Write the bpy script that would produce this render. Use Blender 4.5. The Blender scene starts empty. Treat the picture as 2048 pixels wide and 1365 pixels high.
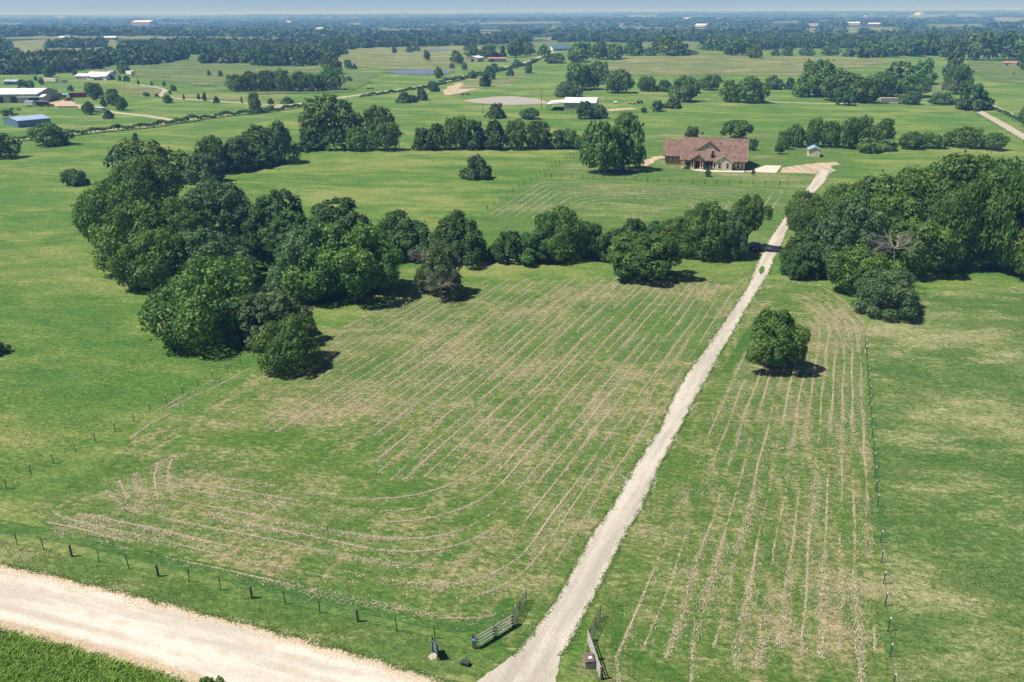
import bpy, bmesh, math, random
import numpy as np
from mathutils import Vector, Matrix

R_ = math.radians
rng = np.random.default_rng(7)
random.seed(7)
SC = bpy.context.scene
COL = SC.collection

# ------------------------------------------------------------------ camera
CAM_H, PITCH, ROLL, FOC = 48.0, R_(22.4), R_(0.28), 1592.0
cam_d = bpy.data.cameras.new('camera')
cam_d.sensor_width = 36.0
cam_d.lens = FOC / 2048.0 * 36.0
cam_d.clip_start = 0.5
cam_d.clip_end = 60000.0
cam = bpy.data.objects.new('camera', cam_d)
COL.objects.link(cam)
cam.matrix_world = Matrix.Translation((0, 0, CAM_H)) @ Matrix.Rotation(R_(90) - PITCH, 4, 'X') @ Matrix.Rotation(-ROLL, 4, 'Z')
SC.camera = cam

# ------------------------------------------------------------------ sky, sun, exposure
SUN_EL, SUN_AZ = R_(60), R_(-100)          # azimuth from +Y towards +X
SUN_STRENGTH, SKY_STRENGTH = 5.0, 0.105
world = bpy.data.worlds.new('World')
SC.world = world
world.use_nodes = True
wn = world.node_tree
bg = wn.nodes['Background']
sky = wn.nodes.new('ShaderNodeTexSky')
sky.sky_type = 'NISHITA'
sky.sun_disc = False
sky.sun_elevation = SUN_EL
sky.sun_rotation = SUN_AZ
sky.air_density = 0.3
sky.dust_density = 0.5
sky.ozone_density = 6.0
wn.links.new(sky.outputs[0], bg.inputs[0])
bg.inputs[1].default_value = SKY_STRENGTH
sun_d = bpy.data.lights.new('sun', 'SUN')
sun_d.energy = SUN_STRENGTH
sun_d.angle = R_(0.53)
sun_d.color = (1.0, 0.955, 0.88)
sun = bpy.data.objects.new('sun', sun_d)
COL.objects.link(sun)
sd = Vector((math.sin(SUN_AZ) * math.cos(SUN_EL), math.cos(SUN_AZ) * math.cos(SUN_EL), math.sin(SUN_EL)))
sun.rotation_euler = (-sd).to_track_quat('-Z', 'Y').to_euler()
sun.location = (0, 0, 300)
SC.view_settings.view_transform = 'Standard'
SC.view_settings.look = 'None'
SC.view_settings.gamma = 1.0
SC.view_settings.use_curve_mapping = False
SC.view_settings.exposure = 0.38
cy = SC.cycles
cy.max_bounces = 4
cy.diffuse_bounces = 2
cy.glossy_bounces = 2
cy.transmission_bounces = 3
cy.volume_bounces = 0
cy.transparent_max_bounces = 6
cy.use_denoising = True
cy.denoiser = 'OPENIMAGEDENOISE'
cy.denoising_input_passes = 'RGB_ALBEDO_NORMAL'
cy.denoising_prefilter = 'NONE'
cy.sample_clamp_indirect = 4.0

# ------------------------------------------------------------------ terrain
def sstep(a, b, v):
    t = np.clip((v - a) / (b - a), 0, 1)
    return t * t * (3 - 2 * t)

def terrain(x, y):
    x = np.asarray(x, float); y = np.asarray(y, float)
    d = np.hypot(x, y)
    h = 5.5 * np.exp(-(((x - 190) / 190) ** 2 + ((y - 960) / 170) ** 2))
    h = h + 3.0 * np.exp(-(((x + 330) / 260) ** 2 + ((y - 980) / 200) ** 2))
    f = sstep(900, 3000, d)
    h = h + f * (4.5 * np.sin(x / 520 + 1.3 + y / 900) + 4.0 * np.sin(y / 640 + x / 1700) + 2.5 * np.sin(x / 230 + y / 310))
    g = sstep(4500, 15000, d)
    h = h + g * (30 + 7 * np.sin(x / 1900 + 0.6) + 5 * np.sin(x / 820 + y / 2600) + 3 * np.sin(x / 410 + 2 + y / 1500) + 10 * sstep(0, 6000, x))
    return h

def ray(u, v):
    x = (u - 1024) / FOC; y = (v - 682.5) / FOC
    x, y = x * math.cos(ROLL) - y * math.sin(ROLL), x * math.sin(ROLL) + y * math.cos(ROLL)
    return x, math.cos(PITCH) - y * math.sin(PITCH), -math.sin(PITCH) - y * math.cos(PITCH)

def at(u, v, z=None):
    """survey point of the photograph's 2048 px grid -> point on the land"""
    dx, dy, dz = ray(u, v)
    zz = 0.0 if z is None else z
    for _ in range(14 if z is None else 1):
        t = min((zz - CAM_H) / min(dz, -1e-4), 13000.0)
        if z is None:
            zz = 0.5 * zz + 0.5 * float(terrain(dx * t, dy * t))
    return Vector((dx * t, dy * t, zz))

def height_to(u, v, p):
    """height above p's ground that shows at (u, v)"""
    dx, dy, dz = ray(u, v)
    t = math.hypot(p.x, p.y) / math.hypot(dx, dy)
    return CAM_H + dz * t - p.z

# ------------------------------------------------------------------ node helpers
MATS = {}
class NT:
    def __init__(s, name):
        s.m = bpy.data.materials.new(name); s.m.use_nodes = True
        s.t = s.m.node_tree; s.n = s.t.nodes
        s.b = s.n['Principled BSDF']; s.out = s.n['Material Output']
        MATS[name] = s.m
    def node(s, typ, **kw):
        nd = s.n.new(typ)
        for k, v in kw.items(): setattr(nd, k, v)
        return nd
    def link(s, a, b): s.t.links.new(a, b)
    def val(s, sock, v):
        if hasattr(v, 'node'): s.link(v, sock)
        else: sock.default_value = v
    def pos(s, sx=1, sy=1, sz=1, rz=0):
        g = s.node('ShaderNodeNewGeometry')
        if (sx, sy, sz, rz) == (1, 1, 1, 0): return g.outputs['Position']
        r = s.node('ShaderNodeMapping')
        r.inputs['Rotation'].default_value = (0, 0, rz)
        s.link(g.outputs['Position'], r.inputs[0])
        m = s.node('ShaderNodeMapping')
        m.inputs['Scale'].default_value = (sx, sy, sz)
        s.link(r.outputs[0], m.inputs[0])
        return m.outputs[0]
    def noise(s, vec, scale, detail=3, rough=0.55, dist=0):
        n = s.node('ShaderNodeTexNoise')
        s.link(vec, n.inputs['Vector'])
        n.inputs['Scale'].default_value = scale; n.inputs['Detail'].default_value = detail
        n.inputs['Roughness'].default_value = rough; n.inputs['Distortion'].default_value = dist
        return n.outputs[0]
    def ramp(s, fac, lo, hi):
        n = s.node('ShaderNodeMapRange'); n.interpolation_type = 'SMOOTHSTEP'
        s.link(fac, n.inputs[0]); n.inputs[1].default_value = lo; n.inputs[2].default_value = hi
        return n.outputs[0]
    def mix(s, fac, a, b, mode='MIX'):
        n = s.node('ShaderNodeMix', data_type='RGBA', blend_type=mode)
        s.val(n.inputs[0], fac)
        for i, c in ((6, a), (7, b)):
            if hasattr(c, 'node'): s.link(c, n.inputs[i])
            else: n.inputs[i].default_value = (*c, 1) if len(c) == 3 else c
        return n.outputs[2]
    def math(s, op, a, b=0.0, clamp=False):
        n = s.node('ShaderNodeMath', operation=op); n.use_clamp = clamp
        s.val(n.inputs[0], a); s.val(n.inputs[1], b)
        return n.outputs[0]
    def rgbval(s, v):
        n = s.node('ShaderNodeCombineColor')
        for i in range(3): s.link(v, n.inputs[i])
        return n.outputs[0]
    def bump(s, h, strength, dist):
        n = s.node('ShaderNodeBump'); n.inputs['Strength'].default_value = strength
        n.inputs['Distance'].default_value = dist
        s.link(h, n.inputs['Height']); s.link(n.outputs[0], s.b.inputs['Normal'])
    def color(s, c): s.val(s.b.inputs['Base Color'], c if hasattr(c, 'node') else (*c, 1))
    def set(s, rough=0.8, spec=0.2, metal=0.0):
        s.b.inputs['Roughness'].default_value = rough
        s.b.inputs['Specular IOR Level'].default_value = spec
        s.b.inputs['Metallic'].default_value = metal
        return s.m

def plain(name, c, rough=0.7, spec=0.3, metal=0.0, vary=0.18, scale=0.8):
    """one paint or metal with soft wear"""
    if name in MATS: return MATS[name]
    s = NT(name)
    co = s.node('ShaderNodeTexCoord').outputs['Object']
    n = s.noise(co, scale, 5, 0.65)
    k = s.ramp(n, 0.3, 0.7)
    s.color(s.mix(k, tuple(v * (1 - vary) for v in c), tuple(min(1, v * (1 + vary)) for v in c)))
    return s.set(rough, spec, metal)

def ribbed(name, c, pitch=0.9, rough=0.45, metal=0.3):
    s = NT(name)
    co = s.node('ShaderNodeTexCoord').outputs['Object']
    w = s.node('ShaderNodeTexWave', wave_type='BANDS', bands_direction='X')
    s.link(co, w.inputs[0]); w.inputs['Scale'].default_value = 1.0 / pitch
    n = s.noise(co, 0.25, 4)
    s.color(s.mix(s.ramp(n, 0.35, 0.7), tuple(v * 0.85 for v in c), c))
    s.bump(w.outputs[1], 0.5, 0.05)
    return s.set(rough, 0.4, metal)

# ---- land
def grass_material(name, dark, mid, yellow, pale, yel=(0.42, 0.68), dry=(0.60, 0.74), far=False, rows=None, green_clump=None, tan=(0.38, 0.30, 0.17)):
    s = NT(name)
    p = s.pos()
    ps = s.pos(0.42, 1.0, 1.0, R_(8))
    n_big = s.noise(ps, 0.045, 4, 0.62, 0.5)
    n_mid = s.noise(ps, 0.23, 5, 0.68, 0.4)
    n_fin = s.noise(s.pos(0.55, 1, 1, R_(12)), 1.9, 5, 0.80, 0.6)
    n_hair = s.noise(s.pos(0.45, 1, 1, R_(20)), 6.5, 3, 0.75, 0.8)
    blend = s.math('ADD', s.math('MULTIPLY', n_mid, 0.50), s.math('ADD', s.math('MULTIPLY', n_fin, 0.34), s.math('MULTIPLY', n_hair, 0.16)))
    c = s.mix(s.ramp(s.math('ADD', s.math('MULTIPLY', n_mid, 0.6), s.math('MULTIPLY', n_fin, 0.4)), 0.34, 0.66), dark, mid)
    yb = s.math('ADD', s.math('MULTIPLY', n_big, 0.62), s.math('MULTIPLY', blend, 0.38))
    c = s.mix(s.ramp(yb, yel[0] + 0.03, yel[1] + 0.02), c, yellow)
    c = s.mix(s.math('MULTIPLY', s.ramp(s.math('ADD', s.math('MULTIPLY', blend, 0.7), s.math('MULTIPLY', n_big, 0.3)), dry[0] - 0.015, dry[1] - 0.01), 0.8), c, pale)
    if green_clump:
        g = s.noise(p, 0.55, 4, 0.6)
        c = s.mix(s.math('MULTIPLY', s.ramp(g, 0.58, 0.70), 0.75), c, green_clump)
    if rows:
        # dry clippings lying along the mowing direction, in broken patches
        pr = s.pos(1.0, 0.10, 1.0, rows)
        nr = s.noise(pr, 0.55, 5, 0.7)
        pat = s.noise(p, 0.06, 3, 0.5)
        m = s.math('ADD', s.math('MULTIPLY', nr, 0.45), s.math('ADD', s.math('MULTIPLY', pat, 0.50), s.math('MULTIPLY', n_fin, 0.45)))
        c = s.mix(s.math('MULTIPLY', s.ramp(m, 0.68, 0.86), 0.75), c, tan)
    if far:
        # beyond the farms: woods floor and pale fields in large parcels
        pf = s.pos(0.35, 1, 1)
        nf = s.noise(pf, 0.0022, 3, 0.5)
        sep = s.node('ShaderNodeSeparateXYZ'); s.link(p, sep.inputs[0])
        d = s.ramp(sep.outputs[1], 900, 1700)
        parcels = s.mix(s.ramp(nf, 0.48, 0.56), (0.022, 0.050, 0.016), (0.17, 0.19, 0.075))
        c = s.mix(d, c, parcels)
    f = s.math('ADD', s.math('MULTIPLY', s.ramp(s.math('ADD', s.math('MULTIPLY', n_fin, 0.55), s.math('MULTIPLY', n_hair, 0.45)), 0.30, 0.70), 0.92), 0.55)
    c = s.mix(1.0, c, s.rgbval(f), 'MULTIPLY')
    s.color(c)
    s.bump(s.math('ADD', s.math('ADD', n_fin, s.math('MULTIPLY', n_hair, 0.5)), s.math('MULTIPLY', n_mid, 0.6)), 1.0, 0.22)
    return s.set(0.85, 0.12)

M_PASTURE = grass_material('pasture_grass', (0.060, 0.149, 0.029), (0.115, 0.205, 0.040), (0.184, 0.238, 0.061), (0.290, 0.286, 0.122), yel=(0.41, 0.58), dry=(0.53, 0.64), far=True)
M_MOWN = grass_material('mown_grass', (0.068, 0.146, 0.028), (0.116, 0.194, 0.041), (0.174, 0.209, 0.065), (0.349, 0.294, 0.169), yel=(0.42, 0.62), dry=(0.52, 0.62), rows=R_(25), green_clump=(0.048, 0.152, 0.030))
M_STRIP = grass_material('mown_strip_grass', (0.068, 0.146, 0.028), (0.116, 0.194, 0.041), (0.169, 0.209, 0.063), (0.349, 0.294, 0.169), yel=(0.42, 0.64), dry=(0.52, 0.62), rows=R_(12), green_clump=(0.048, 0.152, 0.030))
M_LAWN = grass_material('lawn_grass', (0.071, 0.146, 0.033), (0.118, 0.196, 0.046), (0.180, 0.223, 0.072), (0.338, 0.300, 0.164), dry=(0.53, 0.64))
M_STALKS = grass_material('seeding_grass', (0.057, 0.137, 0.033), (0.109, 0.187, 0.046), (0.185, 0.227, 0.078), (0.360, 0.338, 0.185), yel=(0.38, 0.58), dry=(0.49, 0.60))
M_HAY = grass_material('hay_meadow', (0.095, 0.145, 0.042), (0.14, 0.18, 0.060), (0.22, 0.225, 0.09), (0.34, 0.30, 0.17), yel=(0.38, 0.62), dry=(0.51, 0.62))
M_OLIVE = grass_material('olive_meadow', (0.066, 0.124, 0.034), (0.105, 0.162, 0.046), (0.165, 0.20, 0.066), (0.27, 0.25, 0.12), yel=(0.38, 0.62), dry=(0.53, 0.64))
M_LUSH = grass_material('long_lush_grass', (0.046, 0.124, 0.024), (0.078, 0.162, 0.033), (0.120, 0.190, 0.046), (0.22, 0.22, 0.09), dry=(0.54, 0.66))

def gravel_material(name, base, dirt, stain, direction=0.0, dens=(0.50, 0.66), tracks=None):
    s = NT(name)
    p = s.pos()
    pr = s.pos(1.0, 0.09, 1.0, direction)
    lanes = s.noise(pr, 0.65, 3, 0.55)
    n1 = s.noise(p, 0.5, 5, 0.65)
    grit = s.noise(p, 9.0, 5, 0.8)
    c = s.mix(s.ramp(lanes, 0.38, 0.66), base, tuple(v * 0.74 for v in base))
    m = s.math('ADD', s.math('MULTIPLY', n1, 0.62), s.math('MULTIPLY', grit, 0.38))
    if tracks:
        # looser, dirtier gravel between and beside the wheel tracks
        at_ = s.node('ShaderNodeAttribute'); at_.attribute_name = 'across'
        w = s.math('COSINE', s.math('MULTIPLY', at_.outputs['Fac'], 6.2832 * tracks))
        m = s.math('ADD', m, s.math('MULTIPLY', w, 0.055))
    c = s.mix(s.math('MULTIPLY', s.ramp(m, *dens), 0.75), c, dirt)
    c = s.mix(s.math('MULTIPLY', s.ramp(s.noise(p, 3.4, 4, 0.7), 0.66, 0.74), 0.6), c, stain)
    g = s.math('ADD', s.math('MULTIPLY', s.ramp(grit, 0.28, 0.72), 0.55), 0.70)
    c = s.mix(1.0, c, s.rgbval(g), 'MULTIPLY')
    s.color(c)
    s.bump(s.math('ADD', grit, n1), 0.6, 0.06)
    return s.set(0.9, 0.15)
M_CALICHE = gravel_material('white_caliche', (0.63, 0.575, 0.485), (0.48, 0.41, 0.31), (0.35, 0.28, 0.19), R_(-74), (0.49, 0.62), 4)
M_CALICHE_EDGE = gravel_material('loose_caliche', (0.58, 0.49, 0.37), (0.44, 0.34, 0.21), (0.30, 0.22, 0.13), R_(-74), (0.42, 0.58))
M_GRAVEL = gravel_material('pale_gravel', (0.52, 0.475, 0.395), (0.40, 0.35, 0.27), (0.36, 0.30, 0.22), R_(26), (0.52, 0.66), 2)
M_SOIL = gravel_material('bare_soil', (0.50, 0.40, 0.28), (0.38, 0.30, 0.19), (0.26, 0.24, 0.12))
M_LANE = gravel_material('pale_lane', (0.46, 0.42, 0.32), (0.38, 0.36, 0.22), (0.3, 0.28, 0.18))
M_CONCRETE = plain('concrete', (0.56, 0.51, 0.42), 0.85, 0.15, vary=0.08)

def leaf_material(name, c1, c2, tip, trans=0.30, gloss=0.02, vary=True):
    s = NT(name)
    g = s.node('ShaderNodeNewGeometry')
    oi = s.node('ShaderNodeObjectInfo')
    at_ = s.node('ShaderNodeAttribute'); at_.attribute_name = 'tone'       # sprays of younger and older leaves
    c = s.mix(g.outputs['Random Per Island'], c1, c2)
    c = s.mix(s.ramp(s.math('ADD', s.math('MULTIPLY', at_.outputs['Fac'], 0.70), s.math('MULTIPLY', g.outputs['Random Per Island'], 0.45)), 0.45, 1.0), c, tip)
    hv = s.node('ShaderNodeHueSaturation')
    s.link(c, hv.inputs['Color'])
    if vary:
        s.link(s.math('ADD', s.math('MULTIPLY', oi.outputs['Random'], 0.03), 0.480), hv.inputs['Hue'])
        s.link(s.math('ADD', s.math('MULTIPLY', oi.outputs['Random'], 0.34), 0.82), hv.inputs['Value'])
    c = hv.outputs[0]
    s.n.remove(s.b)
    d = s.node('ShaderNodeBsdfDiffuse'); s.link(c, d.inputs[0])
    t = s.node('ShaderNodeBsdfTranslucent'); s.link(s.mix(0.5, c, (c1[1] * 1.1, c1[1] * 1.5, c1[2])), t.inputs[0])
    m = s.node('ShaderNodeMixShader'); m.inputs[0].default_value = trans
    s.link(d.outputs[0], m.inputs[1]); s.link(t.outputs[0], m.inputs[2])
    gl = s.node('ShaderNodeBsdfGlossy'); gl.inputs['Roughness'].default_value = 0.6
    gl.inputs[0].default_value = (0.9, 1.0, 0.95, 1)
    m2 = s.node('ShaderNodeMixShader'); m2.inputs[0].default_value = gloss
    s.link(m.outputs[0], m2.inputs[1]); s.link(gl.outputs[0], m2.inputs[2])
    s.link(m2.outputs[0], s.out.inputs[0])
    return s.m
LEAF = {
    'oak':   leaf_material('oak_leaves', (0.046, 0.128, 0.024), (0.086, 0.190, 0.034), (0.175, 0.285, 0.052)),
    'pecan': leaf_material('pecan_leaves', (0.052, 0.138, 0.026), (0.088, 0.190, 0.035), (0.155, 0.260, 0.042)),
    'elm':   leaf_material('elm_leaves', (0.056, 0.134, 0.046), (0.094, 0.188, 0.068), (0.155, 0.250, 0.094)),
    'cedar': leaf_material('cedar_needles', (0.036, 0.100, 0.027), (0.062, 0.140, 0.036), (0.110, 0.200, 0.048), 0.15, 0.015),
    'olive': leaf_material('thin_olive_leaves', (0.070, 0.128, 0.042), (0.105, 0.165, 0.058), (0.140, 0.190, 0.072)),
    'weed':  leaf_material('weed_leaves', (0.090, 0.200, 0.034), (0.150, 0.270, 0.052), (0.22, 0.31, 0.08)),
    'plum':  leaf_material('plum_leaves', (0.040, 0.018, 0.022), (0.060, 0.026, 0.030), (0.08, 0.04, 0.04)),
    'far':   leaf_material('far_wood_leaves', (0.044, 0.104, 0.032), (0.080, 0.152, 0.048), (0.150, 0.205, 0.076), 0.2, 0.01),
}
M_BARK = plain('bark', (0.10, 0.075, 0.055), 0.9, 0.1, vary=0.35, scale=3)
M_DEADWOOD = plain('bleached_wood', (0.35, 0.31, 0.27), 0.9, 0.1, vary=0.3, scale=3)

def straw_material(name, a, b):
    s = NT(name)
    g = s.node('ShaderNodeNewGeometry')
    s.color(s.mix(g.outputs['Random Per Island'], a, b))
    return s.set(0.9, 0.1)
M_STRAW = straw_material('dry_straw', (0.32, 0.270, 0.170), (0.58, 0.495, 0.350))
M_BLADE = leaf_material('grass_blade', (0.095, 0.182, 0.040), (0.175, 0.240, 0.072), (0.26, 0.28, 0.11), 0.12, 0.0, False)
M_BLADE_DRY = leaf_material('seed_stalk', (0.20, 0.24, 0.07), (0.46, 0.42, 0.22), (0.5, 0.45, 0.25), 0.12, 0.0, False)
M_WEED = leaf_material('rank_weed', (0.14, 0.280, 0.045), (0.290, 0.400, 0.090), (0.36, 0.42, 0.13), 0.10, 0.0, False)

# ---- building and object materials
M_SHINGLE = plain('brown_red_shingle', (0.185, 0.122, 0.094), 0.85, 0.15, vary=0.28, scale=0.7)
M_SIDING = plain('brown_wood_siding', (0.38, 0.245, 0.125), 0.8, 0.2, vary=0.15)
M_CREAM = plain('cream_siding', (0.70, 0.60, 0.43), 0.75, 0.2, vary=0.06)
M_TRIM = plain('tan_timber', (0.52, 0.36, 0.20), 0.7, 0.25, vary=0.1)
M_DARKTRIM = plain('dark_brown_trim', (0.10, 0.055, 0.03), 0.7, 0.25)
M_STONE = NT('pale_limestone')
_s = M_STONE
_co = _s.node('ShaderNodeTexCoord').outputs['Object']
_v = _s.node('ShaderNodeTexVoronoi'); _s.link(_co, _v.inputs[0]); _v.inputs['Scale'].default_value = 2.4
_hs = _s.mix(0.12, (0.72, 0.63, 0.46), _v.outputs['Color'])
_s.color(_s.mix(_s.ramp(_v.outputs['Distance'], 0.44, 0.56), _hs, (0.46, 0.39, 0.28)))
_s.bump(_v.outputs['Distance'], 0.6, 0.04)
M_STONE = _s.set(0.85, 0.15)
M_WHITE = plain('white_paint', (0.78, 0.77, 0.74), 0.55, 0.35, vary=0.05)
M_GLASS = plain('dark_window_glass', (0.02, 0.028, 0.035), 0.08, 0.6, vary=0.1)
M_WHITEMETAL = ribbed('white_metal_roof', (0.82, 0.82, 0.82), 0.9, 0.5, 0.0)
M_GREYMETAL = ribbed('grey_metal_siding', (0.46, 0.45, 0.42))
M_TANMETAL = ribbed('tan_metal_siding', (0.48, 0.44, 0.37))
M_BLUEMETAL = ribbed('blue_metal_siding', (0.15, 0.27, 0.42))
M_BLUEROOF = ribbed('pale_blue_metal_roof', (0.42, 0.55, 0.72))
M_REDMETAL = ribbed('rust_red_container_steel', (0.36, 0.075, 0.05), 0.35, 0.6, 0.1)
M_RUST = ribbed('rusty_roof', (0.46, 0.20, 0.13), 0.9, 0.7, 0.1)
M_DARKROOF = plain('charcoal_shingle', (0.07, 0.07, 0.08), 0.85, 0.15)
M_GREYROOF = plain('grey_shingle', (0.24, 0.23, 0.23), 0.85, 0.15)
M_BRICK = plain('brick_wall', (0.33, 0.20, 0.15), 0.85, 0.15)
M_STEEL = plain('dark_weathered_steel', (0.10, 0.085, 0.075), 0.6, 0.4, 0.3, vary=0.3, scale=4)
M_RAIL = plain('grey_pipe_rail', (0.44, 0.41, 0.37), 0.5, 0.4, 0.3, vary=0.2, scale=4)
M_POST = plain('weathered_wood_post', (0.13, 0.105, 0.085), 0.9, 0.1, vary=0.3, scale=5)
M_TPOST = plain('green_steel_post', (0.030, 0.055, 0.042), 0.6, 0.3, 0.2)
M_TIP = plain('white_post_tip', (0.80, 0.80, 0.78), 0.6, 0.3)
M_WIRE = plain('galvanised_wire', (0.20, 0.20, 0.20), 0.5, 0.4, 0.6)
M_NAVY = plain('navy_car_paint', (0.012, 0.022, 0.055), 0.2, 0.6, 0.2, vary=0.05)
M_RUBBER = plain('tyre_rubber', (0.018, 0.018, 0.018), 0.85, 0.2)
M_HUB = plain('alloy_hub', (0.45, 0.45, 0.46), 0.35, 0.5, 0.8)
M_RED = plain('red_lens', (0.35, 0.015, 0.012), 0.3, 0.5)
M_LAMP = plain('clear_lens', (0.7, 0.7, 0.68), 0.2, 0.6)
M_YELLOW = plain('faded_yellow_paint', (0.62, 0.42, 0.10), 0.6, 0.3)
M_ORANGE = plain('orange_paint', (0.60, 0.20, 0.04), 0.6, 0.3)
M_TEAL = plain('teal_tarp', (0.10, 0.42, 0.42), 0.7, 0.3)
M_BLACK = plain('black_plastic', (0.018, 0.018, 0.02), 0.45, 0.4)
M_BLUESIGN = plain('blue_sign', (0.05, 0.20, 0.62), 0.4, 0.4)
M_SIGNNAVY = plain('dark_navy_sign', (0.018, 0.028, 0.045), 0.4, 0.4)
M_BINGREY = plain('grey_plastic_box', (0.38, 0.33, 0.30), 0.6, 0.3, vary=0.06)
M_BINLID = plain('brown_plastic_lid', (0.17, 0.115, 0.105), 0.35, 0.5, vary=0.08)
M_COW = plain('black_hide', (0.022, 0.019, 0.017), 0.8, 0.2)
M_HORSE = plain('brown_hide', (0.12, 0.055, 0.028), 0.8, 0.2)
M_PINKSTONE = plain('rose_stone', (0.42, 0.28, 0.24), 0.85, 0.1)

def water_material(name, deep, rough=0.08):
    s = NT(name)
    n = s.noise(s.pos(0.4, 1, 1), 0.5, 4, 0.6)
    s.color(deep)
    s.bump(n, 0.10, 0.25)
    return s.set(rough, 0.6)
M_MUDWATER = water_material('muddy_pond_water', (0.37, 0.34, 0.30), 0.5)
M_BLUEWATER = water_material('clear_pond_water', (0.15, 0.17, 0.19), 0.25)

# ------------------------------------------------------------------ mesh helpers
def np_mesh(name, verts, faces):
    """verts (N,3), faces (M,k) arrays -> mesh, all faces of one size"""
    me = bpy.data.meshes.new(name)
    k = faces.shape[1]
    me.vertices.add(len(verts)); me.vertices.foreach_set('co', np.asarray(verts, np.float32).ravel())
    me.loops.add(faces.size); me.loops.foreach_set('vertex_index', faces.astype(np.int32).ravel())
    me.polygons.add(len(faces)); me.polygons.foreach_set('loop_start', np.arange(0, faces.size, k, dtype=np.int32))
    me.update(calc_edges=True)
    return me

def link(name, data, parent=None, loc=None, rz=None, mat=None):
    o = bpy.data.objects.new(name, data)
    COL.objects.link(o)
    if parent is not None: o.parent = parent
    if loc is not None: o.location = loc
    if rz is not None: o.rotation_euler = (0, 0, rz)
    if mat is not None and not data.materials: data.materials.append(mat)
    return o

USED_LABELS = set()
def tag(o, label=None, cat=None, group=None, kind=None):
    if label: o['label'] = label
    if cat: o['category'] = cat
    if group: o['group'] = group
    if kind: o['kind'] = kind
    return o

def thing(name, label, cat, loc=(0, 0, 0), rz=0.0, group=None):
    o = bpy.data.objects.new(name, None)
    o.empty_display_size = 0.3
    COL.objects.link(o)
    o.location = loc; o.rotation_euler = (0, 0, rz)
    return tag(o, label, cat, group)

class MB:
    def __init__(s): s.v = []; s.f = []
    def add(s, vs, fs):
        n = len(s.v); s.v += [tuple(p) for p in vs]; s.f += [tuple(i + n for i in f) for f in fs]; return s
    def box(s, c, d, rz=0.0, rx=0.0):
        m = Matrix.Translation(c) @ Matrix.Rotation(rz, 4, 'Z') @ Matrix.Rotation(rx, 4, 'X')
        x, y, z = d[0] / 2, d[1] / 2, d[2] / 2
        vs = [m @ Vector(p) for p in ((-x, -y, -z), (x, -y, -z), (x, y, -z), (-x, y, -z), (-x, -y, z), (x, -y, z), (x, y, z), (-x, y, z))]
        return s.add(vs, ((0, 3, 2, 1), (4, 5, 6, 7), (0, 1, 5, 4), (1, 2, 6, 5), (2, 3, 7, 6), (3, 0, 4, 7)))
    def span(s, a, b):
        return s.box([(a[i] + b[i]) / 2 for i in range(3)], [abs(b[i] - a[i]) for i in range(3)])
    def tube(s, p0, p1, r0, r1=None, n=6, cap=True):
        p0, p1 = Vector(p0), Vector(p1); r1 = r0 if r1 is None else r1
        d = (p1 - p0).normalized()
        a = d.orthogonal().normalized(); b = d.cross(a)
        vs = []
        for p, r in ((p0, r0), (p1, r1)):
            for i in range(n):
                t = 2 * math.pi * i / n
                vs.append(p + (a * math.cos(t) + b * math.sin(t)) * r)
        fs = [(i, (i + 1) % n, n + (i + 1) % n, n + i) for i in range(n)]
        if cap: fs += [tuple(range(n - 1, -1, -1)), tuple(range(n, 2 * n))]
        return s.add(vs, fs)
    def prism(s, poly, axis, a, b):
        """2-D polygon extruded along an axis ('x': poly is (y, z); 'y': (x, z); 'z': (x, y))"""
        n = len(poly)
        def P(p, t): return {'x': (t, p[0], p[1]), 'y': (p[0], t, p[1]), 'z': (p[0], p[1], t)}[axis]
        vs = [P(p, a) for p in poly] + [P(p, b) for p in poly]
        return s.add(vs, [tuple(range(n - 1, -1, -1)), tuple(range(n, 2 * n))] + [(i, (i + 1) % n, n + (i + 1) % n, n + i) for i in range(n)])
    def mesh(s, name, mat, bevel=0.0):
        me = bpy.data.meshes.new(name)
        me.from_pydata(s.v, [], s.f)
        bm = bmesh.new(); bm.from_mesh(me)
        bmesh.ops.recalc_face_normals(bm, faces=bm.faces)
        if bevel: bmesh.ops.bevel(bm, geom=bm.edges[:], offset=bevel, segments=1, affect='EDGES', clamp_overlap=True)
        bm.to_mesh(me); bm.free()
        me.materials.append(mat)
        return me
    def build(s, name, mat, parent=None, loc=None, rz=None, bevel=0.0):
        return link(name, s.mesh(name, mat, bevel), parent, loc, rz)

def structure(name, me, mat, label=None):
    o = link(name, me, mat=mat)
    return tag(o, label, kind='structure')

# ------------------------------------------------------------------ ground
def build_ground():
    ys = [-60.0, -20.0, 10.0]
    while ys[-1] < 21500: ys.append(ys[-1] + max(8.0, ys[-1] * 0.035))
    ys = np.array(ys); s = np.linspace(-1, 1, 181)
    X = np.outer(90 + np.maximum(ys, 0) * 0.86, s); Y = np.repeat(ys[:, None], len(s), 1)
    Z = terrain(X, Y)
    v = np.stack([X, Y, Z], -1).reshape(-1, 3)
    i = np.arange(len(ys) - 1)[:, None] * len(s) + np.arange(len(s) - 1)[None]
    f = np.stack([i, i + 1, i + 1 + len(s), i + len(s)], -1).reshape(-1, 4)
    me = np_mesh('ground', v, f)
    me.polygons.foreach_set('use_smooth', np.ones(len(f), bool))
    return structure('ground', me, M_PASTURE)
build_ground()

def poly_px(pts): return [at(*p) for p in pts]

def jag(pts, amp, step, seed, closed=True):
    """roughen an outline: points every step metres pushed sideways by smooth noise"""
    r = np.random.default_rng(seed)
    out = []
    n = len(pts)
    for i in range(n if closed else n - 1):
        a, b = pts[i], pts[(i + 1) % n]
        d = b - a; L = d.length; k = max(1, int(L / step))
        nrm = Vector((-d.y, d.x, 0)).normalized() if L > 0 else Vector((0, 0, 0))
        for j in range(k):
            out.append(a + d * (j / k) + nrm * float(r.normal(0, amp) if j else 0))
    if not closed: out.append(pts[-1])
    return out

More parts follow.
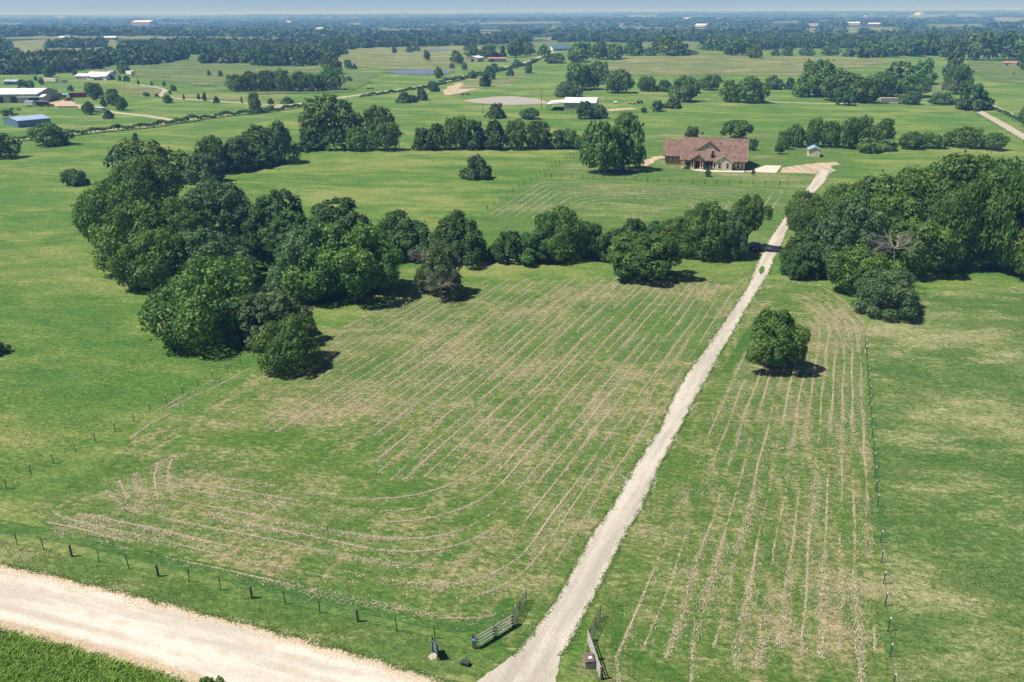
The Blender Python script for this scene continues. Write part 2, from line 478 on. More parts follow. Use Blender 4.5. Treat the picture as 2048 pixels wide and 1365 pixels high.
def sheet(name, pts, mat, lift, amp=0.0, step=1.0, seed=1, grid=0):
    """flat cover (mown grass, soil, concrete, water) lying on the land"""
    if amp: pts = jag(pts, amp, step, seed)
    bm = bmesh.new()
    f = bm.faces.new([bm.verts.new((p.x, p.y, 0)) for p in pts])
    bmesh.ops.triangulate(bm, faces=[f])
    for _ in range(grid):
        bmesh.ops.subdivide_edges(bm, edges=[e for e in bm.edges if e.calc_length() > 18], cuts=1)
        bmesh.ops.triangulate(bm, faces=bm.faces[:])
    for v in bm.verts: v.co.z = float(terrain(v.co.x, v.co.y)) + lift
    bmesh.ops.recalc_face_normals(bm, faces=bm.faces)
    me = bpy.data.meshes.new(name); bm.to_mesh(me); bm.free()
    for p in me.polygons: pass
    if me.polygons and me.polygons[0].normal.z < 0: me.flip_normals()
    return structure(name, me, mat)

def strip(name, left, right, mat, lift, step=0.5, amp=0.06, seed=3, steps=None):
    """road surface between two edge lines of world points"""
    r = np.random.default_rng(seed)
    def resample(pts, n):
        P = np.array([(p.x, p.y) for p in pts]); d = np.r_[0, np.cumsum(np.hypot(*np.diff(P, axis=0).T))]
        t = np.linspace(0, d[-1], n)
        return np.stack([np.interp(t, d, P[:, 0]), np.interp(t, d, P[:, 1])], 1)
    L = sum((left[i + 1] - left[i]).length for i in range(len(left) - 1))
    n = steps or max(2, int(L / step))
    a, b = resample(left, n), resample(right, n)
    w = b - a; wl = np.hypot(*w.T)[:, None]; w = w / np.maximum(wl, 1e-6)
    k = np.convolve(r.normal(0, 1, n + 8), np.ones(3) / 3, 'same')[:n]; k2 = np.convolve(r.normal(0, 1, n + 8), np.ones(3) / 3, 'same')[:n]
    a = a + w * (k[:, None] * amp); b = b + w * (k2[:, None] * amp)
    cols = [a + (b - a) * t for t in (0, .25, .5, .75, 1)]
    v = np.stack(cols, 1).reshape(-1, 2)
    z = terrain(v[:, 0], v[:, 1]) + lift
    i = np.arange(n - 1)[:, None] * 5 + np.arange(4)[None]
    f = np.stack([i, i + 1, i + 6, i + 5], -1).reshape(-1, 4)
    me = np_mesh(name, np.c_[v, z], f)
    at_ = me.attributes.new('across', 'FLOAT', 'POINT')
    at_.data.foreach_set('value', np.tile(np.array([0, .25, .5, .75, 1], np.float32), n))
    if me.polygons[0].normal.z < 0: me.flip_normals()
    return structure(name, me, mat)

def lane(name, px, width, mat, lift, amp=0.1, seed=5, world=None):
    pts = world or poly_px(px)
    l, r = [], []
    for i, p in enumerate(pts):
        d = (pts[min(i + 1, len(pts) - 1)] - pts[max(i - 1, 0)]); nrm = Vector((-d.y, d.x, 0)).normalized()
        l.append(p + nrm * width / 2); r.append(p - nrm * width / 2)
    return strip(name, l, r, mat, lift, 3.0, amp, seed)

# driveway edge survey (left, right) from the road to the house
DL = [(1024, 1314), (1059, 1273), (1097, 1222), (1129, 1172), (1155, 1121), (1182, 1071), (1220, 1020), (1271, 930), (1321, 855), (1341, 805), (1369, 755), (1406, 705), (1424, 680), (1465, 620), (1497, 572), (1507, 545), (1519, 519), (1530, 493), (1548, 466), (1566, 440), (1594, 402), (1623, 365), (1634, 347), (1638, 341)]
DR = [(1120, 1314), (1148, 1273), (1173, 1222), (1201, 1172), (1224, 1121), (1250, 1071), (1282, 1020), (1321, 930), (1361, 855), (1386, 805), (1416, 755), (1441, 705), (1458, 680), (1491, 620), (1522, 572), (1538, 545), (1547, 519), (1562, 493), (1572, 466), (1586, 440), (1614, 402), (1649, 365), (1658, 347), (1662, 341)]
driveL, driveR = poly_px(DL), poly_px(DR)

# front fence and field corners
FF = [at(-60, 1071), at(35, 1091), at(317, 1153), at(716, 1244), at(950, 1298)]
LF = [at(-60, 1018), at(14, 979), at(108, 927.5), at(269, 844), at(366, 791), at(508, 715)]
RF_T = [(1732, 643), (1735, 695), (1743, 810), (1748, 860), (1766, 1110), (1776, 1190), (1780, 1237), (1790, 1350)]
RF = [at(u, v, 1.35) for u, v in RF_T]
for p in RF: p.z = 0
mown = [at(90, 1060)] + [at(60, 1020), at(240, 900), at(420, 800), at(530, 735), at(640, 660), at(770, 615), at(960, 590), at(1130, 570), at(1400, 556), at(1490, 545)] + [p for p in driveL[::-1] if p.y < 150] + [at(1000, 1262), at(900, 1258), at(700, 1205), at(500, 1152), at(317, 1118), at(200, 1082)]
sheet('mown_field', mown, M_MOWN, 0.012, 0.35, 1.4, 4)
mstrip = [at(1135, 1345), at(1205, 1230)] + [p for p in driveR if 56 < p.y < 150] + [at(1600, 540), at(1690, 600), at(1728, 640)] + [Vector((p.x - .25, p.y, 0)) for p in RF] + [at(1780, 1400), at(1500, 1420), at(1280, 1390)]
sheet('mown_strip', mstrip, M_STRIP, 0.012, 0.2, 1.2, 5)
lush = [Vector((p.x + .25, p.y, 0)) for p in RF[::-1]] + [at(1760, 615), at(1900, 580), at(2300, 560), at(2800, 640), at(3300, 900), at(3000, 1440), at(1800, 1480)]
sheet('seeding_pasture', lush, M_STALKS, 0.010, 0.25, 1.5, 6)
yard = [at(1078, 352), at(1170, 300), at(1290, 262), at(1400, 250), at(1520, 262), at(1700, 300), at(1705, 345), at(1655, 372), at(1575, 371), at(1300, 364)]
sheet('house_lawn', yard, M_LAWN, 0.012, 0.5, 3, 7)
backfield = [at(960, 430), at(1020, 392), at(1078, 358), at(1300, 367), at(1575, 374), at(1640, 378), at(1575, 440), at(1530, 500), at(1200, 500), at(1000, 480)]
sheet('mown_back_field', backfield, M_LAWN, 0.012, 0.4, 2, 8)
sheet('road_verge', [at(-120, 1064), at(35, 1094), at(317, 1156), at(716, 1248), at(950, 1301), at(1012, 1322), at(960, 1360), at(905, 1366), at(765, 1321), at(512, 1252), at(253, 1185), at(0, 1126), at(-160, 1090)], M_LAWN, 0.008, 0.1, 1, 9)
lane('long_grass_strip', [(-60, 1042), (60, 1062), (200, 1088), (317, 1120), (500, 1159), (716, 1209), (860, 1243), (940, 1258), (985, 1242), (1030, 1205)], 1.7, M_LUSH, 0.016, 0.22, 51)
lane('long_grass_strip', [(1236, 1205), (1234, 1250), (1228, 1285), (1238, 1315), (1262, 1335), (1300, 1347), (1360, 1352)], 1.0, M_LUSH, 0.016, 0.15, 52)
lane('long_grass_strip', [(1452, 745), (1478, 705), (1500, 668), (1520, 630)], 1.5, M_LUSH, 0.016, 0.25, 53)

# roads
strip('driveway', driveL, driveR, M_GRAVEL, 0.035, 0.22, 0.07, 11)
sheet('driveway_junction', [at(1122, 1312), at(1023, 1313), at(985, 1342), at(952, 1366), at(915, 1400), at(1105, 1412), at(1112, 1365)], M_GRAVEL, 0.030, 0.06, 0.4, 12)
rl = [at(-160, 1092), at(0, 1128), at(126, 1156), at(253, 1187), at(379, 1220), at(512, 1254), at(638, 1288), at(765, 1323), at(833, 1346), at(905, 1368), at(1000, 1400), at(1250, 1480)]
rr = [at(-180, 1218), at(0, 1262), at(101, 1286), at(253, 1329), at(328, 1354), at(480, 1402), at(640, 1450), at(900, 1530), at(1150, 1620)]
_rd = (rl[7] - rl[3]).normalized()
rl.append(rl[-1] + _rd * 80); rr.append(rr[-1] + _rd * 80)
def inset(a, b, t):
    b2 = []
    for p in a:
        q = min(b, key=lambda k: (k - p).length); b2.append(p.lerp(q, t))
    return b2
strip('road_shoulder', rl, rr, M_CALICHE_EDGE, 0.016, 0.4, 0.14, 13, steps=420)
rl2 = [p + Vector((-0.12, -0.42, 0)) for p in rl]; rr2 = [p + Vector((0.28, 0.95, 0)) for p in rr]
strip('gravel_road', rl2, rr2, M_CALICHE, 0.024, 0.4, 0.20, 14, steps=420)
sheet('grass_island', [at(1519, 549), at(1518, 540), at(1523, 533), at(1529, 534), at(1528, 544), at(1523, 550)], M_LAWN, 0.05, 0.06, 0.4, 15)

# farm lanes, yards, bare ground
lane('farm_road', [(-30, 287), (40, 279), (110, 271), (205, 261), (290, 252), (430, 231), (500, 222), (600, 208), (720, 190), (830, 175), (880, 166), (940, 150), (985, 139), (1030, 131), (1070, 119), (1090, 110), (1110, 104)], 5.0, M_LANE, 0.05, 0.25, 21)
lane('farm_lane', [(172, 214), (200, 219), (240, 227), (290, 232), (362, 243)], 4.2, M_LANE, 0.05, 0.3, 22)
sheet('farmyard', [at(94, 205), at(120, 203), at(132, 199), at(142, 199), at(150, 208), at(176, 214), at(172, 220), at(140, 214), at(105, 212)], M_SOIL, 0.04, 0.5, 4, 23)
lane('winding_lane', [(250, 170), (275, 170), (300, 173), (323, 178), (330, 182), (322, 187), (318, 191), (345, 196), (400, 201), (500, 208), (597, 212)], 3.8, M_LANE, 0.05, 0.3, 24)
lane('field_lane', [(1940, 213), (1975, 232), (2010, 252), (2050, 276), (2100, 304)], 4.2, M_LANE, 0.05, 0.2, 25)
lane('grass_track', [(1968, 204), (2000, 218), (2050, 243), (2090, 262)], 2.6, M_LANE, 0.05, 0.2, 26)
lane('barn_track', [(1215, 222), (1240, 219), (1270, 217)], 7, M_SOIL, 0.04, 0.4, 27)
lane('trailer_track', [(1540, 204), (1650, 208), (1757, 207), (1850, 206), (1920, 206)], 3.5, M_LANE, 0.05, 0.3, 28)
sheet('parking_slab', [at(1488, 343.5), at(1515, 337), at(1531, 331), at(1563, 331.8), at(1552, 346.4), at(1515, 345)], M_CONCRETE, 0.03)
sheet('front_walk', [at(1384, 337.2), at(1386, 341), at(1410, 344), at(1487, 345.5), at(1488, 342.2), at(1440, 341.6), at(1412, 339.5)], M_CONCRETE, 0.032)
sheet('turning_area', [at(1560, 345.5), at(1566, 336), at(1598, 331), at(1640, 326), at(1672, 324.5), at(1680, 329), at(1660, 333.5), at(1673, 342), at(1662, 347), at(1632, 348)], M_SOIL, 0.025, 0.35, 1.5, 31)
sheet('side_path', [at(1278, 331), at(1290, 320), at(1312, 313), at(1334, 311), at(1334, 316), at(1310, 321), at(1296, 332)], M_SOIL, 0.025, 0.5, 2, 32)
sheet('worn_turf', [at(1318, 330), at(1340, 337), at(1400, 347), at(1500, 352), at(1560, 350), at(1500, 348), at(1410, 345.5), at(1380, 341), at(1345, 333)], M_HAY, 0.024, 0.3, 2, 33)
sheet('worn_turf', [at(1505, 314), at(1530, 312), at(1575, 317), at(1570, 323), at(1530, 322), at(1506, 318)], M_HAY, 0.024, 0.4, 2, 34)
sheet('bare_patch', [at(882, 191), at(888, 178), at(905, 170), at(935, 158), at(962, 158), at(955, 172), at(965, 177), at(940, 184), at(900, 192)], M_HAY, 0.05, 1.2, 6, 35)
sheet('bare_patch', [at(884, 190), at(895, 175), at(915, 166), at(930, 166), at(920, 178), at(960, 178), at(925, 185), at(896, 191)], M_SOIL, 0.07, 1.5, 5, 36)
sheet('bare_patch', [at(985, 162), at(1030, 146), at(1055, 148), at(1040, 160), at(1020, 172), at(990, 175)], M_HAY, 0.05, 1.5, 6, 37)
sheet('bare_patch', [at(1215, 127), at(1300, 113), at(1350, 118), at(1400, 132), at(1440, 143), at(1400, 146), at(1350, 136), at(1290, 128)], M_HAY, 0.35, 2.0, 8, 38, grid=2)

# distant fields (pale parcels between the woods)
for i, (q, m) in enumerate([
    ([(15, 106), (60, 108), (235, 108), (240, 95), (225, 80), (100, 79), (25, 83)], M_HAY),
    ([(210, 133), (300, 129), (400, 116), (470, 112), (650, 140), (760, 150), (700, 185), (520, 190), (300, 160), (230, 146)], M_OLIVE),
    ([(650, 102), (760, 93), (930, 91), (990, 96), (940, 122), (905, 136), (770, 140), (700, 134), (660, 122)], M_HAY),
    ([(240, 172), (300, 174), (325, 180), (318, 189), (250, 188), (225, 180)], M_HAY),
    ([(345, 188), (560, 198), (600, 207), (500, 205), (350, 194)], M_HAY),
    ([(1180, 132), (1245, 118), (1340, 110), (1480, 112), (1760, 118), (1790, 124), (1640, 145), (1590, 152), (1440, 150), (1330, 152), (1260, 150)], M_HAY),
    ([(1060, 85), (1110, 82), (1120, 100), (1070, 108), (1048, 100)], M_OLIVE),
    ([(1280, 96), (1350, 82), (1420, 84), (1440, 102), (1330, 108)], M_OLIVE),
    ([(1945, 118), (2060, 118), (2080, 170), (1990, 165), (1940, 145)], M_OLIVE),
    ([(1750, 58), (1790, 56), (1795, 66), (1752, 68)], M_HAY),
    ([(1850, 50), (1960, 48), (1975, 56), (1860, 60)], M_OLIVE),
    ([(1990, 40), (2048, 38), (2060, 46), (2000, 50)], M_HAY),
    ([(1820, 30), (1960, 29), (1960, 32), (1820, 33)], M_HAY),
    ([(0, 50), (30, 48), (33, 52), (0, 53)], M_HAY),
    ([(955, 66), (1090, 61), (1098, 64), (960, 70)], M_HAY),
    ([(1250, 32), (1310, 31), (1310, 34), (1250, 35)], M_HAY),
    ([(695, 47), (720, 46), (721, 50), (696, 51)], M_HAY),
    ([(735, 57), (775, 56), (778, 60), (738, 61)], M_OLIVE),
]):
    pts = poly_px(q)
    far = pts[0].y > 600
    sheet('hay_field' if m is M_HAY else 'pasture_field', pts, m, 0.25 if far else 0.03, 3.0 if far else 0.6, 25 if far else 6, 50 + i, grid=3)

# ponds
def pond(name, q, mat, seed):
    sheet(name + '_bank', [p + (p - sum(pts_, Vector()) / len(pts_)).normalized() * 2.5 for pts_ in [poly_px(q)] for p in pts_], M_SOIL if mat is M_MUDWATER else M_OLIVE, 0.26 if mat is not M_MUDWATER else 0.06, 0.4, 4, seed)
    return sheet(name, poly_px(q), mat, 0.32 if mat is not M_MUDWATER else 0.10, 0.3, 4, seed + 1)
pond('pond', [(934, 202), (960, 198), (1000, 194.5), (1024, 194), (1061, 198), (1094, 206), (1081, 208), (1024, 209.5), (1000, 209.5), (955, 205)], M_MUDWATER, 81)
pond('pond', [(772, 145), (785, 142.5), (805, 140.5), (862, 139.5), (902, 141.5), (905, 145), (890, 149), (850, 150), (800, 149)], M_BLUEWATER, 83)
pond('pond', [(842, 102), (860, 100), (900, 99), (902, 101.5), (870, 104)], M_BLUEWATER, 85)

# ------------------------------------------------------------------ tree meshes
def crown_mesh(name, mat, seed, n_lobes, n_leaves, leaf, profile, lobe_r=(0.24, 0.40), z0=0.1, flat=1.0, inner=0.12, up=0.25, reach=1.0):
    """unit crown, radius 1, base z0 .. top 1; clumped leaf sprays on uneven lobes"""
    r = np.random.default_rng(seed)
    # lobe centres: most near the outside, pushed in and out so the outline is uneven
    ph = r.uniform(0, 6.28, 4)
    c, rad = [], []
    tries = 0
    while len(c) < n_lobes and tries < 5000:
        tries += 1
        z = r.uniform(0, 1); a = r.uniform(0, 2 * math.pi)
        wob = 1 + 0.20 * math.sin(2 * a + ph[0]) + 0.15 * math.sin(3 * a + ph[1] + 4 * z) + 0.10 * math.sin(5 * a + ph[2])
        rr = profile(z) * 0.80 * wob * (r.uniform(0.15, 1.0) ** 0.42) * reach
        lr = r.uniform(*lobe_r) * (0.60 + 0.40 * profile(z))
        zz = z * (1 + 0.16 * math.sin(a + ph[3]) + 0.10 * math.sin(3 * a + ph[0]) - 0.06)
        zz = min(zz, 0.93 - 0.20 * rr * rr)
        p = np.array([rr * math.cos(a), rr * math.sin(a), zz])
        if all(np.linalg.norm((p - q) * (1, 1, 1.25)) > 0.56 * (lr + l2) for q, l2 in zip(c, rad)):
            c.append(p); rad.append(lr)
    c = np.array(c); rad = np.array(rad)
    tone_l = r.uniform(0, 1, len(c))
    hz = 1.0 - z0
    n = int(n_leaves * 3.2)
    k = r.integers(0, len(c), n)
    w = rad[k] ** 2; keep = r.uniform(0, w.max(), n) < w; k = k[keep]; n = len(k)
    d = r.normal(0, 1, (n, 3)); d[:, 2] += up * 1.2; d /= np.linalg.norm(d, axis=1)[:, None]
    bumpy = 1 + 0.22 * np.sin(d[:, 0] * 7 + k) * np.sin(d[:, 1] * 6 + 2 * k) * np.cos(d[:, 2] * 6)
    dep = 1.04 - np.abs(r.normal(0, 0.20, n))
    p = c[k] + d * (rad[k] * bumpy * dep)[:, None] * (1, 1, 0.85 * flat)
    D = np.linalg.norm(p[:, None, :] - c[None], axis=2) / rad[None]
    D[np.arange(n), k] = 9
    # leaves face the light: few on the inner and under side of each spray
    cen = np.array([0, 0, 0.35]); outw = c[k] - cen; outw /= np.linalg.norm(outw, axis=1)[:, None] + 1e-6
    face = (d * outw).sum(1) + 0.5 * d[:, 2]
    ok = (D.min(1) > 0.86) & (face > r.normal(-0.30, 0.30, n))
    ok |= r.uniform(0, 1, n) < inner * 0.5
    # a few stray sprays beyond the clump
    p, d, k = p[ok][:n_leaves], d[ok][:n_leaves], k[ok][:n_leaves]
    n = len(p)
    far_ = r.uniform(0, 1, n) < 0.06
    p = p + d * (far_ * r.uniform(0, 0.10, n))[:, None]
    nr = d + r.normal(0, 0.48, (n, 3)); nr[:, 2] += up
    nr /= np.linalg.norm(nr, axis=1)[:, None]
    t = np.cross(nr, r.normal(0, 1, (n, 3))); t /= np.linalg.norm(t, axis=1)[:, None] + 1e-9
    b = np.cross(nr, t)
    s = leaf * r.uniform(0.45, 1.40, n)[:, None]
    bend = nr * s * r.uniform(-0.35, 0.1, n)[:, None]
    V = np.stack([p - t * s + bend, p - b * s * 0.60, p + t * s + bend, p + b * s * 0.60], 1)
    rn = np.percentile(np.hypot(p[:, 0], p[:, 1]), 97)
    V[..., :2] /= rn; c[:, :2] /= rn
    V[..., 2] = z0 + hz * np.clip(V[..., 2] / 1.28 + 0.07, 0.0, 2)
    me = np_mesh(name, V.reshape(-1, 3), np.arange(n * 4).reshape(-1, 4))
    at_ = me.attributes.new('tone', 'FLOAT', 'POINT')
    at_.data.foreach_set('value', np.repeat(np.clip(tone_l[k] + r.normal(0, 0.15, n), 0, 1), 4).astype(np.float32))
    me.materials.append(mat)
    return me, c, rad

def trunk_mesh(name, seed, c, z0, r0=0.055, limbs=6, mat=None, top=0.62):
    r = np.random.default_rng(seed)
    m = MB()
    pts = [Vector((0, 0, -0.02))]
    n = 5
    for i in range(1, n + 1):
        pts.append(Vector((r.normal(0, 0.025) * i, r.normal(0, 0.025) * i, top * i / n)))
    rad = [r0 * (1 - 0.16 * i) for i in range(n + 1)]; rad[0] *= 1.35
    for i in range(n): m.tube(pts[i], pts[i + 1], rad[i], rad[i + 1], 7, False)
    order = sorted(range(len(c)), key=lambda i: -np.hypot(c[i][0], c[i][1]))[:limbs]
    for j, i in enumerate(order):
        s = pts[2 + j % 3]
        e = Vector((c[i][0] * 0.8, c[i][1] * 0.8, z0 + (1 - z0) * (c[i][2] / 1.34 + 0.07)))
        mid = s.lerp(e, 0.5) + Vector((0, 0, -0.03))
        m.tube(s, mid, r0 * 0.5, r0 * 0.33, 5, False); m.tube(mid, e, r0 * 0.33, r0 * 0.12, 5, False)
    return m.mesh(name, mat or M_BARK)

P_ROUND = lambda z: math.sqrt(max(0.05, 1 - (1.75 * (z - 0.42)) ** 2)) if z < 0.95 else 0.3
P_DOME = lambda z: math.sqrt(max(0.04, 1 - z * z * 0.98))
P_CONE = lambda z: max(0.16, (1 - z) ** 0.75 * 1.02) if z > 0.12 else 0.85
P_COL = lambda z: max(0.30, 1.0 - 0.62 * z * z)

TREE = {}
def species(kind, leafkey, lods, prof, nv, z0, lobes, lobe_r, up=0.25, r0=0.05, limbs=6, inner=0.12, flat=1.0, reach=1.0):
    for lod, n_leaves, leaf in lods:
        out = []
        for v in range(nv):
            sd_ = abs(hash((kind, lod, v))) % 99991 if False else (sum(map(ord, kind + lod)) * 37 + v * 101)
            nl = lobes if lod == 'near' else max(7, int(lobes * (0.7 if lod == 'mid' else 0.45)))
            lr = lobe_r if lod == 'near' else tuple(x * (1.12 if lod == 'mid' else 1.3) for x in lobe_r)
            me, c, rad = crown_mesh(f'{kind}_crown', LEAF[leafkey], sd_, nl, n_leaves, leaf, prof, lr, z0, flat, inner, up, reach)
            tm = trunk_mesh(f'{kind}_trunk', sd_ + 5, c, z0, r0, limbs)
            out.append((me, tm))
        TREE[kind, lod] = out
LN, LM, LF_ = ('near', 17000, 0.032), ('mid', 4200, 0.062), ('far', 900, 0.115)
species('oak', 'oak', (LN, LM, LF_), P_ROUND, 3, 0.06, 60, (0.17, 0.34))
species('pecan', 'pecan', (LN, LM), P_ROUND, 2, 0.08, 52, (0.15, 0.32), reach=1.08)
species('elm', 'elm', (LN, LM, LF_), P_DOME, 2, 0.05, 60, (0.15, 0.30))
species('cedar', 'cedar', (LN, LM, LF_), P_COL, 3, 0.0, 64, (0.11, 0.26), up=0.55)
species('olive', 'olive', (LN, LM), P_COL, 1, 0.04, 54, (0.12, 0.27), up=0.35)
species('lone', 'oak', (LN, LM), P_ROUND, 2, 0.16, 44, (0.15, 0.31), reach=1.05, r0=0.045, inner=0.05)
species('tall', 'oak', (LN,), P_ROUND, 1, 0.36, 46, (0.16, 0.32), r0=0.05, limbs=9)
species('bush', 'elm', (('near', 6000, 0.05), LM, LF_), P_DOME, 2, 0.0, 30, (0.22, 0.38))
species('scrub', 'weed', (('mid', 2200, 0.075),), P_DOME, 1, 0.0, 24, (0.2, 0.36))
species('plum', 'plum', (('mid', 900, 0.10),), P_COL, 1, 0.15, 14, (0.22, 0.36))

def bare_mesh(name, seed, levels=5, spread=0.9, up=0.25, n0=11, mat=None):
    """leafless crown of forking twigs, unit radius about the origin, pointing up"""
    r = np.random.default_rng(seed)
    m = MB()
    def grow(p, d, L, rad, lv):
        e = p + d * L
        mid = p.lerp(e, 0.5) + Vector(r.normal(0, 0.05 * L, 3))
        m.tube(p, mid, rad, rad * 0.8, 4, False); m.tube(mid, e, rad * 0.8, rad * 0.55, 4, False)
        if lv == 0: return
        for _ in range(int(r.integers(2, 5))):
            nd = (d + Vector(r.normal(0, spread * 0.55, 3)) + Vector((0, 0, up * 0.15))).normalized()
            grow(e if r.random() < 0.6 else mid, nd, L * r.uniform(0.55, 0.8), rad * 0.55, lv - 1)
    for i in range(n0):
        a = 2 * math.pi * i / n0 + r.uniform(-.3, .3)
        d = Vector((math.cos(a) * spread, math.sin(a) * spread, up + r.uniform(0, 0.8))).normalized()
        grow(Vector((0, 0, 0)), d, r.uniform(0.30, 0.44), 0.012, levels - 1)
    return m.mesh(name, mat or M_DEADWOOD)
BARE = [bare_mesh('bare_branches', 31 + i) for i in range(3)]

# ------------------------------------------------------------------ trees
ORD = ['first', 'second', 'third', 'fourth', 'fifth', 'sixth', 'seventh', 'eighth', 'ninth', 'tenth', 'eleventh', 'twelfth', 'thirteenth', 'fourteenth', 'fifteenth', 'sixteenth', 'seventeenth', 'eighteenth', 'nineteenth', 'twentieth', 'twenty-first', 'twenty-second', 'twenty-third', 'twenty-fourth']
NAME = {'oak': 'oak_tree', 'pecan': 'pecan_tree', 'elm': 'elm_tree', 'cedar': 'cedar_tree', 'olive': 'scrub_tree', 'bush': 'bush', 'scrub': 'shrub', 'lone': 'oak_tree', 'tall': 'oak_tree', 'plum': 'plum_tree'}
CNT = [0]
def tree(l, t, r, b, kind, label, group=None, k=0.68, lod=None, sz=1.0):
    """a tree whose crown spans the box l, t, r, b of the photograph's grid"""
    u = (l + r) / 2
    g = at(u, b)
    rad = (r - l) / 2 * math.hypot(g.y, CAM_H) / FOC
    dirv = Vector((g.x, g.y, 0)).normalized()
    p = g + dirv * rad * k
    p.z = float(terrain(p.x, p.y))
    dist = p.length
    rad = (r - l) / 2 * (math.cos(PITCH) * p.y + math.sin(PITCH) * CAM_H) / FOC * 0.98 * sz
    h = max(1.0, height_to(u, t, p + dirv * rad * 0.42))
    CNT[0] += 1
    lod = lod or ('near' if dist < 235 else 'mid' if dist < 620 else 'far')
    if (kind, lod) not in TREE: lod = 'mid'
    cm, tm = TREE[kind, lod][CNT[0] % len(TREE[kind, lod])]
    root = thing(NAME[kind], label, 'bush' if kind in ('bush', 'scrub') else 'tree', p, (CNT[0] * 2.399) % 6.283, group)
    if kind == 'cedar': h *= 0.92
    root.scale = (rad, rad, h)
    o = link('trunk', tm, root); o = link('crown', cm, root)
    return root

def cluster(group, tpl, rows, rev=False, k=0.68, sz=1.0):
    """rows of (l, t, r, b, kind); labels count along the row"""
    rows = sorted(rows, key=lambda q: (q[0] + q[2]) / 2, reverse=rev)
    look = {'oak': 'round dark oak', 'pecan': 'bright green spreading pecan', 'elm': 'greyish green elm', 'cedar': 'dense dark cedar', 'olive': 'thin olive green tree', 'bush': 'low rounded bush', 'scrub': 'bright green shrub', 'plum': 'purple leaved tree'}
    for i, q in enumerate(rows):
        tree(*q[:5], tpl.format(n=ORD[i], look=look[q[4]]), group, k, sz=sz)

# wood west of the mown field
cluster('trees of the wood beside the mown field', '{look}, {n} crown from the open western pasture in the wood', [
    (165, 330, 330, 505, 'oak'), (205, 388, 390, 570, 'oak'), (215, 296, 375, 430, 'oak'), (232, 272, 372, 370, 'oak'), (310, 492, 540, 702, 'oak'),
    (345, 430, 525, 590, 'elm'), (372, 345, 525, 480, 'elm'), (500, 352, 615, 485, 'cedar'), (598, 372, 752, 505, 'cedar'), (540, 422, 690, 600, 'elm'),
    (600, 428, 802, 612, 'pecan'), (738, 400, 872, 522, 'cedar'), (862, 398, 988, 532, 'cedar'), (300, 385, 430, 500, 'oak'), (440, 590, 530, 690, 'elm'),
    (430, 440, 560, 560, 'cedar'), (255, 440, 400, 592, 'oak'), (660, 455, 800, 590, 'pecan'), (520, 400, 640, 520, 'cedar')], sz=1.08)
tree(470, 560, 640, 704, 'olive', 'thin pale olive tree at the southern tip of the wood')
tree(512, 622, 654, 752, 'oak', 'dark leafy tree standing in front at the wood tip by the wire fence')
tree(826, 468, 942, 602, 'olive', 'olive green tree with bare grey branches on its near side')
# northern tail of that wood
cluster('trees of the band behind the western wood', '{look}, {n} from the west in the band running to the utility pole', [
    (388, 262, 470, 350, 'oak'), (430, 268, 520, 345, 'elm'), (470, 242, 560, 330, 'oak'), (525, 232, 600, 330, 'elm'), (592, 180, 722, 285, 'oak'),
    (590, 248, 655, 304, 'cedar'), (640, 250, 700, 304, 'cedar'), (685, 250, 745, 304, 'oak'), (716, 205, 794, 275, 'oak'), (738, 240, 804, 304, 'oak'), (365, 300, 450, 370, 'elm'), (480, 290, 560, 340, 'cedar')])
# hedgerow across the pasture
cluster('trees of the hedgerow across the green pasture', '{look}, {n} from the pole in the hedgerow across the pasture', [
    (824, 246, 872, 302, 'cedar'), (850, 236, 905, 302, 'cedar'), (884, 228, 940, 301, 'oak'), (922, 226, 978, 301, 'cedar'), (955, 228, 1020, 301, 'cedar'), (1002, 236, 1062, 301, 'oak'),
    (1040, 234, 1108, 300, 'oak'), (1086, 252, 1140, 300, 'cedar'), (1116, 256, 1166, 300, 'oak')])
tree(970, 200, 1012, 238, 'cedar', 'pointed cedar rising behind the hedgerow near the muddy pond')
tree(1034, 212, 1082, 240, 'oak', 'small round tree just behind the hedgerow near the white barn')
# trees round the house
tree(1158, 232, 1245, 350, 'pecan', 'large spreading tree on the house lawn, its half toward the hedgerow', k=0.5)
tree(1200, 225, 1292, 345, 'pecan', 'large spreading tree on the house lawn, its half toward the house', k=0.5)
tree(1226, 220, 1276, 262, 'oak', 'small dark tree behind the large lawn tree')
tree(1366, 250, 1400, 282, 'oak', 'small round tree behind the chimney end of the house roof')
tree(1432, 234, 1508, 284, 'lone', 'broad dark tree directly behind the house roof ridge')
tree(1494, 272, 1514, 302, 'bush', 'small bush at the back corner of the house')
tree(1547, 283, 1570, 309, 'lone', 'small lollipop shaped tree beside the cream garden shed', k=0.2)
tree(1408, 334, 1422, 354, 'oak', 'tiny young tree in front of the house porch', k=0.1)
tree(1501, 333, 1511, 352, 'plum', 'reddish sapling at the edge of the concrete parking slab', k=0.1)
tree(1415, 297, 1431, 338, 'plum', 'narrow dark purple tree against the porch beside the stone gable', k=0.2)
cluster('trees in the row behind the garden shed', '{look}, {n} from the house in the row behind the garden shed', [
    (1553, 258, 1580, 300, 'oak'), (1570, 243, 1612, 296, 'oak'), (1606, 232, 1644, 296, 'oak'), (1636, 236, 1684, 297, 'oak'), (1672, 228, 1728, 300, 'oak'), (1700, 228, 1748, 296, 'oak'), (1738, 230, 1790, 292, 'oak'),
    (1790, 258, 1850, 300, 'oak'), (1836, 262, 1888, 299, 'oak'), (1884, 248, 1960, 298, 'oak'), (1950, 260, 2010, 302, 'oak')])
tree(1704, 272, 1760, 308, 'scrub', 'bright green shrub at the foot of the tree row behind the shed')
tree(1745, 276, 1800, 304, 'scrub', 'bright shrub filling the gap in the tree row behind the shed')
